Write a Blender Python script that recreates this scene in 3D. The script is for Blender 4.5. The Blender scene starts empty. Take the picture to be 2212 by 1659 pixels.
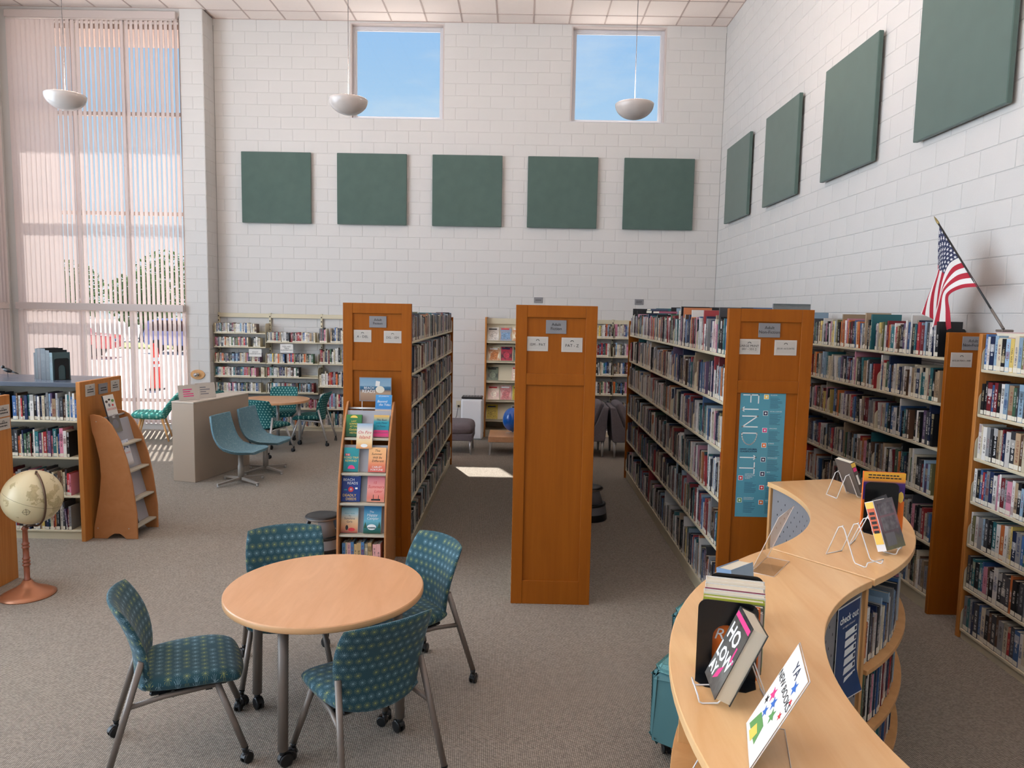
import bpy, bmesh, math, random
from mathutils import Vector, Matrix
PI = math.pi
RND = random.Random(11)
scene = bpy.context.scene
col = scene.collection

def S(r, g, b):
    def f(c):
        c /= 255.0
        return c / 12.92 if c <= 0.04045 else ((c + 0.055) / 1.055) ** 2.4
    return (f(r), f(g), f(b), 1.0)

# ------------------------------------------------------------------ camera
FPX, YAW, PITCH, ROLL, EYE = 1570.316, -0.009596, 0.0994462, -0.01884, 2.186
def cam_axes():
    fwd = Vector((math.sin(YAW) * math.cos(PITCH), math.cos(YAW) * math.cos(PITCH), -math.sin(PITCH)))
    right = Vector((math.cos(YAW), -math.sin(YAW), 0))
    down = fwd.cross(right)
    c, s = math.cos(ROLL), math.sin(ROLL)
    return c * right + s * down, -s * right + c * down, fwd
CR, CD, CF = cam_axes()
CAM = Vector((0, 0, EYE))
cd = bpy.data.cameras.new('camera')
cd.sensor_fit = 'HORIZONTAL'; cd.sensor_width = 36.0; cd.lens = FPX / 2212 * 36.0
cd.clip_start = 0.05; cd.clip_end = 400
cam = bpy.data.objects.new('camera', cd); col.objects.link(cam)
M = Matrix.Identity(4)
for i in range(3):
    M[i][0] = CR[i]; M[i][1] = -CD[i]; M[i][2] = -CF[i]; M[i][3] = CAM[i]
cam.matrix_world = M
scene.camera = cam
def px(p):
    d = Vector(p) - CAM
    z = d.dot(CF)
    if z < 0.05: return None
    return 1106 + FPX * d.dot(CR) / z, 829.5 + FPX * d.dot(CD) / z

# ------------------------------------------------------------------ view, world, sun, window light
vs = scene.view_settings
vs.view_transform = 'Standard'; vs.look = 'None'; vs.exposure = -0.12; vs.gamma = 1.0
vs.use_curve_mapping = False
scene.cycles.max_bounces = 4; scene.cycles.diffuse_bounces = 3; scene.cycles.glossy_bounces = 3
scene.cycles.transparent_max_bounces = 8; scene.cycles.transmission_bounces = 4
scene.cycles.use_adaptive_sampling = True; scene.cycles.adaptive_threshold = 0.14
scene.cycles.sample_clamp_indirect = 6.0
scene.cycles.caustics_reflective = False; scene.cycles.caustics_refractive = False

w = bpy.data.worlds.new('sky'); scene.world = w; w.use_nodes = True
nt = w.node_tree; nt.nodes.clear()
def wn(t): return nt.nodes.new(t)
tc = wn('ShaderNodeTexCoord'); sep = wn('ShaderNodeSeparateXYZ'); nt.links.new(tc.outputs['Generated'], sep.inputs[0])
ramp = wn('ShaderNodeValToRGB'); nt.links.new(sep.outputs['Z'], ramp.inputs[0])
els = ramp.color_ramp.elements
els[0].position = 0.0; els[0].color = (0.86, 0.93, 1.0, 1)
els[1].position = 1.0; els[1].color = (0.14, 0.34, 0.85, 1)
for p, c in ((0.10, (0.68, 0.84, 1.0, 1)), (0.24, (0.47, 0.72, 1.0, 1)), (0.38, (0.33, 0.60, 1.0, 1))):
    e = els.new(p); e.color = c
mp = wn('ShaderNodeMapping'); mp.inputs['Scale'].default_value = (2.2, 2.2, 7.5)
nt.links.new(tc.outputs['Generated'], mp.inputs[0])
nz = wn('ShaderNodeTexNoise'); nz.inputs['Scale'].default_value = 1.6; nz.inputs['Detail'].default_value = 6; nz.inputs['Roughness'].default_value = 0.6
nt.links.new(mp.outputs[0], nz.inputs['Vector'])
cr = wn('ShaderNodeValToRGB'); cr.color_ramp.elements[0].position = 0.48; cr.color_ramp.elements[1].position = 0.78
cr.color_ramp.elements[1].color = (0.55, 0.55, 0.55, 1)
nt.links.new(nz.outputs['Fac'], cr.inputs[0])
mx = wn('ShaderNodeMixRGB'); mx.inputs[2].default_value = (0.93, 0.97, 1.0, 1)
nt.links.new(cr.outputs[0], mx.inputs[0]); nt.links.new(ramp.outputs[0], mx.inputs[1])
bg = wn('ShaderNodeBackground'); bg.inputs['Strength'].default_value = 1.0
nt.links.new(mx.outputs[0], bg.inputs[0])
wo = wn('ShaderNodeOutputWorld'); nt.links.new(bg.outputs[0], wo.inputs[0])

def light(name, kind, loc, target=None, **kw):
    l = bpy.data.lights.new(name, kind)
    for k, v in kw.items(): setattr(l, k, v)
    o = bpy.data.objects.new(name, l); col.objects.link(o); o.location = loc
    if target is not None:
        o.rotation_euler = (Vector(target) - Vector(loc)).to_track_quat('-Z', 'Y').to_euler()
    return o
# high sun beyond the tall left-hand window
light('sun', 'SUN', (-20, 40, 30), (-20 + 0.18, 40 - 0.46, 30 - 0.84), energy=13.0, angle=0.009, color=(1.0, 0.95, 0.91))
# daylight through the tall windows of the left wall plus an added fill lamp behind the camera
light('left_window_daylight', 'AREA', (-8.72, 2.7, 3.7), (0, 2.7, 5.6), shape='RECTANGLE', size=11.0, size_y=6.2, energy=1500.0, color=(0.72, 0.86, 1.0))
light('added_rear_fill', 'AREA', (-2.7, -4.85, 4.6), (-1.2, 9.0, 1.2), shape='RECTANGLE', size=9.5, size_y=4.4, energy=30.0, color=(1.0, 0.97, 0.94))

# ------------------------------------------------------------------ materials
def nmat(name):
    m = bpy.data.materials.new(name); m.use_nodes = True
    n = m.node_tree; b = n.nodes['Principled BSDF']
    return m, n, b
def mat(name, c, rough=0.6, metal=0.0, spec=0.5, noise=0.0, nscale=8.0, bump=0.0, bscale=60.0, coat=0.0):
    m, n, b = nmat(name)
    b.inputs['Base Color'].default_value = c
    b.inputs['Roughness'].default_value = rough; b.inputs['Metallic'].default_value = metal
    b.inputs['Specular IOR Level'].default_value = spec
    b.inputs['Coat Weight'].default_value = coat
    if noise or bump:
        t = n.nodes.new('ShaderNodeTexCoord')
    if noise:
        x = n.nodes.new('ShaderNodeTexNoise'); x.inputs['Scale'].default_value = nscale; x.inputs['Detail'].default_value = 3
        n.links.new(t.outputs['Object'], x.inputs['Vector'])
        mm = n.nodes.new('ShaderNodeMapRange'); mm.inputs[1].default_value = 0.3; mm.inputs[2].default_value = 0.7
        mm.inputs[3].default_value = 1 - noise; mm.inputs[4].default_value = 1 + noise
        n.links.new(x.outputs['Fac'], mm.inputs[0])
        v = n.nodes.new('ShaderNodeMixRGB'); v.blend_type = 'MULTIPLY'; v.inputs[0].default_value = 1; v.inputs[1].default_value = c
        n.links.new(mm.outputs[0], v.inputs[2]); n.links.new(v.outputs[0], b.inputs['Base Color'])
    if bump:
        x = n.nodes.new('ShaderNodeTexNoise'); x.inputs['Scale'].default_value = bscale; x.inputs['Detail'].default_value = 2
        n.links.new(t.outputs['Object'], x.inputs['Vector'])
        u = n.nodes.new('ShaderNodeBump'); u.inputs['Strength'].default_value = bump; u.inputs['Distance'].default_value = 0.004
        n.links.new(x.outputs['Fac'], u.inputs['Height']); n.links.new(u.outputs[0], b.inputs['Normal'])
    return m
def wood(name, c1, c2, scale=(14, 14, 0.9), rough=0.42, spec=0.3, contrast=(0.35, 0.68)):
    m, n, b = nmat(name)
    t = n.nodes.new('ShaderNodeTexCoord'); mp = n.nodes.new('ShaderNodeMapping'); mp.inputs['Scale'].default_value = scale
    n.links.new(t.outputs['Object'], mp.inputs[0])
    x = n.nodes.new('ShaderNodeTexNoise'); x.inputs['Scale'].default_value = 2.2; x.inputs['Detail'].default_value = 5
    x.inputs['Roughness'].default_value = 0.62; x.inputs['Distortion'].default_value = 0.7
    n.links.new(mp.outputs[0], x.inputs['Vector'])
    r = n.nodes.new('ShaderNodeValToRGB'); r.color_ramp.elements[0].position = contrast[0]; r.color_ramp.elements[1].position = contrast[1]
    r.color_ramp.elements[0].color = c1; r.color_ramp.elements[1].color = c2
    n.links.new(x.outputs['Fac'], r.inputs[0]); n.links.new(r.outputs[0], b.inputs['Base Color'])
    b.inputs['Roughness'].default_value = rough; b.inputs['Specular IOR Level'].default_value = spec
    return m
class NG:
    """tiny math-node helper"""
    def __init__(s, n): s.n = n
    def m(s, op, a, b=None, c=None):
        k = s.n.nodes.new('ShaderNodeMath'); k.operation = op
        for i, v in enumerate((a, b, c)):
            if v is None: continue
            if isinstance(v, (int, float)): k.inputs[i].default_value = v
            else: s.n.links.new(v, k.inputs[i])
        return k.outputs[0]
    def mix(s, f, a, b):
        k = s.n.nodes.new('ShaderNodeMixRGB')
        for i, v in enumerate((f, a, b)):
            if isinstance(v, (int, float)): k.inputs[i].default_value = v
            elif isinstance(v, tuple): k.inputs[i].default_value = v
            else: s.n.links.new(v, k.inputs[i])
        return k.outputs[0]
    def comb(s, x, y, z=0.0):
        k = s.n.nodes.new('ShaderNodeCombineXYZ')
        for i, v in enumerate((x, y, z)):
            if isinstance(v, (int, float)): k.inputs[i].default_value = v
            else: s.n.links.new(v, k.inputs[i])
        return k.outputs[0]
def uvsplit(n):
    t = n.nodes.new('ShaderNodeTexCoord'); q = n.nodes.new('ShaderNodeSeparateXYZ'); n.links.new(t.outputs['UV'], q.inputs[0])
    return q.outputs[0], q.outputs[1]
def star_fabric(name, base, ca, cb, pitch=0.043, gain=1.0):
    m, n, b = nmat(name); g = NG(n); u, v = uvsplit(n)
    vv = g.m('DIVIDE', v, pitch * 0.92); row = g.m('FLOOR', vv)
    odd = g.m('MODULO', g.m('ABSOLUTE', row), 2.0)
    uu = g.m('ADD', g.m('DIVIDE', u, pitch), g.m('MULTIPLY', odd, 0.5)); cu = g.m('FLOOR', uu)
    fu = g.m('SUBTRACT', g.m('SUBTRACT', uu, cu), 0.5); fv = g.m('SUBTRACT', g.m('SUBTRACT', vv, row), 0.5)
    r = g.m('SQRT', g.m('ADD', g.m('MULTIPLY', fu, fu), g.m('MULTIPLY', fv, fv)))
    th = g.m('ARCTAN2', fv, fu)
    ray = g.m('LESS_THAN', g.m('MULTIPLY', g.m('ABSOLUTE', g.m('SINE', g.m('MULTIPLY', th, 6.0))), r), 0.07)
    ring = g.m('MULTIPLY', g.m('LESS_THAN', r, 0.43), ray)
    wnz = n.nodes.new('ShaderNodeTexWhiteNoise'); n.links.new(g.comb(cu, row, 3.0), wnz.inputs['Vector'])
    keep = g.m('GREATER_THAN', wnz.outputs['Value'], 0.05)
    mask = g.m('MULTIPLY', g.m('MULTIPLY', ring, keep), 0.95)
    c = g.mix(odd, ca, cb)
    n.links.new(g.mix(mask, base, c), b.inputs['Base Color'])
    b.inputs['Roughness'].default_value = 0.85; b.inputs['Specular IOR Level'].default_value = 0.15
    b.inputs['Sheen Weight'].default_value = 0.15
    return m
def dot_fabric(name, base, dot, pitch=0.042, rx=0.27, ry=0.32):
    m, n, b = nmat(name); g = NG(n); u, v = uvsplit(n)
    vv = g.m('DIVIDE', v, pitch * 0.8); row = g.m('FLOOR', vv)
    odd = g.m('MODULO', g.m('ABSOLUTE', row), 2.0)
    uu = g.m('ADD', g.m('DIVIDE', u, pitch), g.m('MULTIPLY', odd, 0.5))
    fu = g.m('DIVIDE', g.m('SUBTRACT', g.m('FRACT', uu), 0.5), rx); fv = g.m('DIVIDE', g.m('SUBTRACT', g.m('FRACT', vv), 0.5), ry)
    r = g.m('ADD', g.m('MULTIPLY', fu, fu), g.m('MULTIPLY', fv, fv))
    mask = g.m('SUBTRACT', 1.0, g.m('SMOOTH_MIN', 1.0, r, 0.3))
    mask = g.m('MAXIMUM', mask, 0.0)
    n.links.new(g.mix(mask, base, dot), b.inputs['Base Color'])
    b.inputs['Roughness'].default_value = 0.85; b.inputs['Specular IOR Level'].default_value = 0.15
    return m
def vein_fabric(name, c, vein):
    m, n, b = nmat(name); t = n.nodes.new('ShaderNodeTexCoord')
    x = n.nodes.new('ShaderNodeTexNoise'); x.inputs['Scale'].default_value = 16; x.inputs['Detail'].default_value = 4; x.inputs['Distortion'].default_value = 1.4
    n.links.new(t.outputs['Object'], x.inputs['Vector'])
    g = NG(n)
    d = g.m('ABSOLUTE', g.m('SUBTRACT', x.outputs['Fac'], 0.5))
    mask = g.m('MULTIPLY', g.m('LESS_THAN', d, 0.011), 0.55)
    n.links.new(g.mix(mask, c, vein), b.inputs['Base Color'])
    b.inputs['Roughness'].default_value = 0.8; b.inputs['Specular IOR Level'].default_value = 0.2
    return m
def stripes_cover(name, stops, interp='LINEAR', rough=0.3, noise=0.0):
    """cover art running up the board: colour stops by height (UV v)"""
    m, n, b = nmat(name); u, v = uvsplit(n); g = NG(n)
    if noise:
        x = n.nodes.new('ShaderNodeTexNoise'); x.inputs['Scale'].default_value = 7; x.inputs['Detail'].default_value = 4
        n.links.new(g.comb(u, v, len(name) * 1.7), x.inputs['Vector'])
        v = g.m('ADD', v, g.m('MULTIPLY', g.m('SUBTRACT', x.outputs['Fac'], 0.5), noise))
    r = n.nodes.new('ShaderNodeValToRGB'); r.color_ramp.interpolation = interp
    e = r.color_ramp.elements
    e[0].position = stops[0][0]; e[0].color = stops[0][1]; e[1].position = stops[-1][0]; e[1].color = stops[-1][1]
    for p, c in stops[1:-1]: e.new(p).color = c
    n.links.new(v, r.inputs[0]); n.links.new(r.outputs[0], b.inputs['Base Color'])
    b.inputs['Roughness'].default_value = rough; b.inputs['Specular IOR Level'].default_value = 0.4
    return m

MT = {}
MT['wall'] = mat('painted_block', S(207, 203, 199), 0.62, spec=0.3, noise=0.012, nscale=1.5, bump=0.35, bscale=140)
MT['mortar'] = mat('painted_mortar', S(202, 198, 194), 0.7, spec=0.2)
MT['crack'] = mat('sealant_joint', S(150, 148, 144), 0.9)
MT['tile'] = mat('ceiling_tile', S(246, 232, 224), 0.95, spec=0.1, noise=0.05, nscale=120, bump=0.5, bscale=300)
MT['grid'] = mat('ceiling_tee', S(196, 176, 168), 0.7)
MT['panel'] = mat('green_panel_fabric', S(84, 102, 95), 0.95, spec=0.1, noise=0.05, nscale=6, bump=0.3, bscale=500)
for _n in ('Sheen Weight',): MT['panel'].node_tree.nodes['Principled BSDF'].inputs[_n].default_value = 0.35
MT['panel_edge'] = mat('green_panel_fabric_edge', S(84, 104, 97), 0.95, spec=0.1)
MT['oak'] = wood('honey_maple_veneer', S(145, 78, 15), S(158, 88, 20), scale=(9, 9, 0.55), rough=0.5, spec=0.18, contrast=(0.3, 0.75))
MT['oak2'] = wood('golden_oak_veneer', S(178, 112, 52), S(194, 128, 64), scale=(18, 18, 0.6), rough=0.42)
MT['mdf'] = wood('brown_stand_board', S(176, 118, 72), S(184, 126, 80), scale=(4, 4, 4), rough=0.5)
MT['maple'] = wood('pale_maple_top', S(230, 180, 124), S(240, 197, 144), scale=(5, 0.7, 5), rough=0.3, spec=0.45)
MT['maple_side'] = wood('pale_maple_side', S(206, 152, 96), S(218, 166, 110), scale=(5, 5, 0.7), rough=0.4)
MT['laminate'] = wood('beech_laminate_top', S(210, 156, 112), S(222, 170, 127), scale=(6, 1.1, 6), rough=0.28, spec=0.45, contrast=(0.3, 0.72))
MT['edge'] = mat('beech_edge_band', S(214, 166, 118), 0.4)
MT['beige'] = mat('beige_metal', S(206, 194, 166), 0.5, spec=0.4)
MT['putty'] = mat('putty_metal', S(190, 182, 164), 0.5, spec=0.4)
MT['grey_paint'] = mat('grey_painted_metal', S(128, 128, 132), 0.45)
MT['alu'] = mat('silver_leg', S(122, 112, 104), 0.4, metal=0.3)
MT['alu_l'] = mat('light_silver_leg', S(190, 188, 186), 0.35, metal=0.4)
MT['black'] = mat('black_plastic', S(22, 21, 22), 0.4)
MT['blackmetal'] = mat('black_enamelled_steel', S(16, 16, 18), 0.28, spec=0.5)
MT['white'] = mat('white_plastic', S(232, 230, 230), 0.35)
MT['paper'] = mat('white_paper', S(226, 222, 216), 0.75, spec=0.2)
MT['laminated'] = mat('laminated_card', S(196, 188, 178), 0.35)
MT['plaque'] = mat('grey_plaque', S(132, 130, 132), 0.5)
MT['ink'] = mat('black_ink', S(40, 38, 38), 0.7)
MT['white_ink'] = mat('white_ink', S(238, 238, 236), 0.6)
MT['pink_ink'] = mat('pink_ink', S(225, 60, 130), 0.6)
MT['red_ink'] = mat('red_ink', S(206, 52, 58), 0.6)
MT['navy_ink'] = mat('navy_ink', S(30, 44, 76), 0.6)
MT['yellow_ink'] = mat('yellow_ink', S(240, 200, 90), 0.6)
MT['blue_ink'] = mat('blue_ink', S(60, 110, 190), 0.6)
MT['green_ink'] = mat('green_ink', S(96, 150, 84), 0.6)
MT['teal_ink'] = mat('teal_ink', S(36, 150, 160), 0.6)
MT['grey_ink'] = mat('grey_ink', S(120, 120, 126), 0.6)
MT['orange_ink'] = mat('orange_ink', S(226, 112, 40), 0.6)
MT['blind'] = None
MT['star'] = star_fabric('teal_starburst_fabric', S(44, 78, 88), S(132, 164, 178), S(152, 160, 100))
MT['dots'] = dot_fabric('teal_dot_fabric', S(40, 98, 100), S(150, 198, 186), pitch=0.05)
MT['dots2'] = dot_fabric('aqua_dot_fabric', S(70, 150, 140), S(170, 222, 206), pitch=0.065)
MT['shell'] = vein_fabric('blue_grey_vinyl', S(104, 138, 150), S(166, 188, 194))
MT['pages'] = mat('book_pages', S(214, 204, 184), 0.9, spec=0.1)
MT['label'] = mat('spine_label', S(226, 218, 200), 0.6)
MT['sofa'] = mat('grey_sofa_cloth', S(118, 112, 116), 0.9, spec=0.15, noise=0.06, nscale=40, bump=0.3, bscale=300)
MT['teal_seat'] = mat('teal_ottoman_vinyl', S(82, 124, 128), 0.6, spec=0.3)
MT['teal_seat_top'] = mat('teal_ottoman_speckle', S(96, 148, 148), 0.7, noise=0.25, nscale=160)
MT['peg'] = mat('grey_perforated_steel', S(138, 136, 138), 0.45)
MT['hole'] = mat('dark_hole', S(22, 22, 26), 0.9)
MT['copper'] = mat('copper_stand', S(176, 118, 86), 0.36, metal=0.45)
MT['bronze'] = mat('bronze_ring', S(96, 74, 58), 0.4, metal=0.6)
MT['frame'] = mat('window_frame', S(196, 182, 176), 0.45)
MT['alu_frame'] = mat('aluminium_window_frame', S(205, 203, 206), 0.4)
MT['chrome'] = mat('chrome', S(215, 215, 215), 0.12, metal=1.0)
MT['dark_slab'] = mat('slate_blue_laminate', S(84, 90, 102), 0.24, spec=0.5)
MT['cord'] = mat('grey_cord', S(110, 106, 104), 0.6)

def translucent(name, c, fac=0.5):
    m, n, b = nmat(name)
    b.inputs['Base Color'].default_value = c; b.inputs['Roughness'].default_value = 0.55; b.inputs['Specular IOR Level'].default_value = 0.3
    t = n.nodes.new('ShaderNodeBsdfTranslucent'); t.inputs[0].default_value = c
    x = n.nodes.new('ShaderNodeMixShader'); x.inputs[0].default_value = fac
    n.links.new(b.outputs[0], x.inputs[1]); n.links.new(t.outputs[0], x.inputs[2])
    n.links.new(x.outputs[0], n.nodes['Material Output'].inputs[0])
    return m
def clear(name, tint=(0.97, 0.985, 0.98, 1), gloss=0.10):
    m = bpy.data.materials.new(name); m.use_nodes = True; n = m.node_tree; n.nodes.clear()
    t = n.nodes.new('ShaderNodeBsdfTransparent'); t.inputs[0].default_value = tint
    gl = n.nodes.new('ShaderNodeBsdfGlossy'); gl.inputs['Roughness'].default_value = 0.03
    lw = n.nodes.new('ShaderNodeLayerWeight'); lw.inputs[0].default_value = 0.5
    g = NG(n); f = g.m('ADD', 0.02, g.m('MULTIPLY', g.m('POWER', lw.outputs['Facing'], 4.0), gloss * 5))
    x = n.nodes.new('ShaderNodeMixShader'); n.links.new(f, x.inputs[0]); n.links.new(t.outputs[0], x.inputs[1]); n.links.new(gl.outputs[0], x.inputs[2])
    o = n.nodes.new('ShaderNodeOutputMaterial'); n.links.new(x.outputs[0], o.inputs[0])
    return m
MT['blind'] = translucent('vertical_blind_vinyl', S(216, 200, 195), 0.28)
MT['glass'] = clear('window_glass', gloss=0.05)
MT['acrylic'] = clear('clear_acrylic', (0.965, 0.96, 0.96, 1), gloss=0.07)
MT['acrylic_edge'] = mat('acrylic_edge', S(226, 214, 206), 0.2)

def carpet():
    m, n, b = nmat('woven_carpet'); t = n.nodes.new('ShaderNodeTexCoord'); g = NG(n)
    mp = n.nodes.new('ShaderNodeMapping'); mp.inputs['Rotation'].default_value = (0, 0, 0.42); mp.inputs['Scale'].default_value = (88, 126, 1)
    n.links.new(t.outputs['Object'], mp.inputs[0])
    q = n.nodes.new('ShaderNodeSeparateXYZ'); n.links.new(mp.outputs[0], q.inputs[0])
    row = g.m('FLOOR', q.outputs[1]); odd = g.m('MODULO', g.m('ABSOLUTE', row), 2.0)
    xx = g.m('ADD', q.outputs[0], g.m('MULTIPLY', odd, 0.5))
    fx = g.m('SUBTRACT', g.m('FRACT', xx), 0.5); fy = g.m('SUBTRACT', g.m('FRACT', q.outputs[1]), 0.5)
    d = g.m('ADD', g.m('MULTIPLY', g.m('MULTIPLY', fx, fx), 1.6), g.m('MULTIPLY', g.m('MULTIPLY', fy, fy), 1.9))
    hgt = g.m('MAXIMUM', g.m('SUBTRACT', 1.0, g.m('MULTIPLY', d, 2.2)), 0.0)
    wz = n.nodes.new('ShaderNodeTexWhiteNoise'); n.links.new(g.comb(g.m('FLOOR', xx), row), wz.inputs['Vector'])
    nz = n.nodes.new('ShaderNodeTexNoise'); nz.inputs['Scale'].default_value = 0.9; n.links.new(t.outputs['Object'], nz.inputs['Vector'])
    tone = g.m('ADD', g.m('MULTIPLY', wz.outputs['Value'], 0.22), g.m('MULTIPLY', g.m('MINIMUM', g.m('MULTIPLY', hgt, 1.5), 1.0), 0.72))
    c = g.mix(tone, S(62, 54, 47), S(196, 185, 171))
    big = g.m('ADD', 0.97, g.m('MULTIPLY', nz.outputs['Fac'], 0.06))
    k = n.nodes.new('ShaderNodeMixRGB'); k.blend_type = 'MULTIPLY'; k.inputs[0].default_value = 1
    n.links.new(c, k.inputs[1]); n.links.new(big, k.inputs[2]); n.links.new(k.outputs[0], b.inputs['Base Color'])
    bp = n.nodes.new('ShaderNodeBump'); bp.inputs['Strength'].default_value = 0.5; bp.inputs['Distance'].default_value = 0.004
    n.links.new(g.m('ADD', hgt, g.m('MULTIPLY', wz.outputs['Value'], 0.5)), bp.inputs['Height']); n.links.new(bp.outputs[0], b.inputs['Normal'])
    b.inputs['Roughness'].default_value = 0.95; b.inputs['Specular IOR Level'].default_value = 0.1
    return m
MT['carpet'] = carpet()

def book_cover_material():
    """base colour and lettering colour come from each book's own face attributes; print lies on the spine (UV 0..1)"""
    m, n, b = nmat('book_cloth'); g = NG(n); u, v = uvsplit(n)
    a = n.nodes.new('ShaderNodeAttribute'); a.attribute_name = 'bc'
    a2 = n.nodes.new('ShaderNodeAttribute'); a2.attribute_name = 'tc'
    seed = g.m('MULTIPLY', a2.outputs['Alpha'], 97.0)
    gu = g.m('FLOOR', g.m('MULTIPLY', u, 8.0)); gv = g.m('FLOOR', g.m('ADD', g.m('MULTIPLY', v, 84.0), seed))
    wz = n.nodes.new('ShaderNodeTexWhiteNoise'); n.links.new(g.comb(gu, gv, seed), wz.inputs['Vector'])
    on = g.m('GREATER_THAN', wz.outputs['Value'], 0.42)
    iu = g.m('MULTIPLY', g.m('GREATER_THAN', u, 0.3), g.m('LESS_THAN', u, 0.72))
    top = g.m('ADD', 0.62, g.m('MULTIPLY', g.m('FRACT', g.m('MULTIPLY', seed, 1.37)), 0.3))
    low = g.m('ADD', 0.2, g.m('MULTIPLY', g.m('FRACT', g.m('MULTIPLY', seed, 2.11)), 0.25))
    iv = g.m('MULTIPLY', g.m('GREATER_THAN', v, low), g.m('LESS_THAN', v, top))
    gap = g.m('GREATER_THAN', g.m('FRACT', g.m('ADD', g.m('MULTIPLY', v, 4.3), seed)), 0.16)
    mask = g.m('MULTIPLY', g.m('MULTIPLY', on, iu), g.m('MULTIPLY', iv, gap))
    bt = g.m('FRACT', g.m('MULTIPLY', seed, 3.7)); b0 = g.m('MULTIPLY', g.m('FRACT', g.m('MULTIPLY', seed, 5.3)), 0.9)
    band = g.m('MULTIPLY', g.m('MULTIPLY', g.m('GREATER_THAN', v, b0), g.m('LESS_THAN', v, g.m('ADD', b0, 0.22))), g.m('MULTIPLY', g.m('GREATER_THAN', bt, 0.6), 0.45))
    band = g.m('MULTIPLY', band, g.m('LESS_THAN', u, 1.0))
    body = g.mix(band, a.outputs['Color'], a2.outputs['Color'])
    c = g.mix(g.m('MULTIPLY', mask, 0.75), body, a2.outputs['Color'])
    lab = g.m('MULTIPLY', g.m('MULTIPLY', g.m('GREATER_THAN', v, 0.015), g.m('LESS_THAN', v, 0.135)), a.outputs['Alpha'])
    lab = g.m('MULTIPLY', lab, g.m('MULTIPLY', g.m('GREATER_THAN', u, 0.0), g.m('LESS_THAN', u, 1.0)))
    c = g.mix(lab, c, S(222, 213, 195))
    n.links.new(c, b.inputs['Base Color']); b.inputs['Roughness'].default_value = 0.38; b.inputs['Specular IOR Level'].default_value = 0.4
    return m
MT['book'] = book_cover_material()
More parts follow.
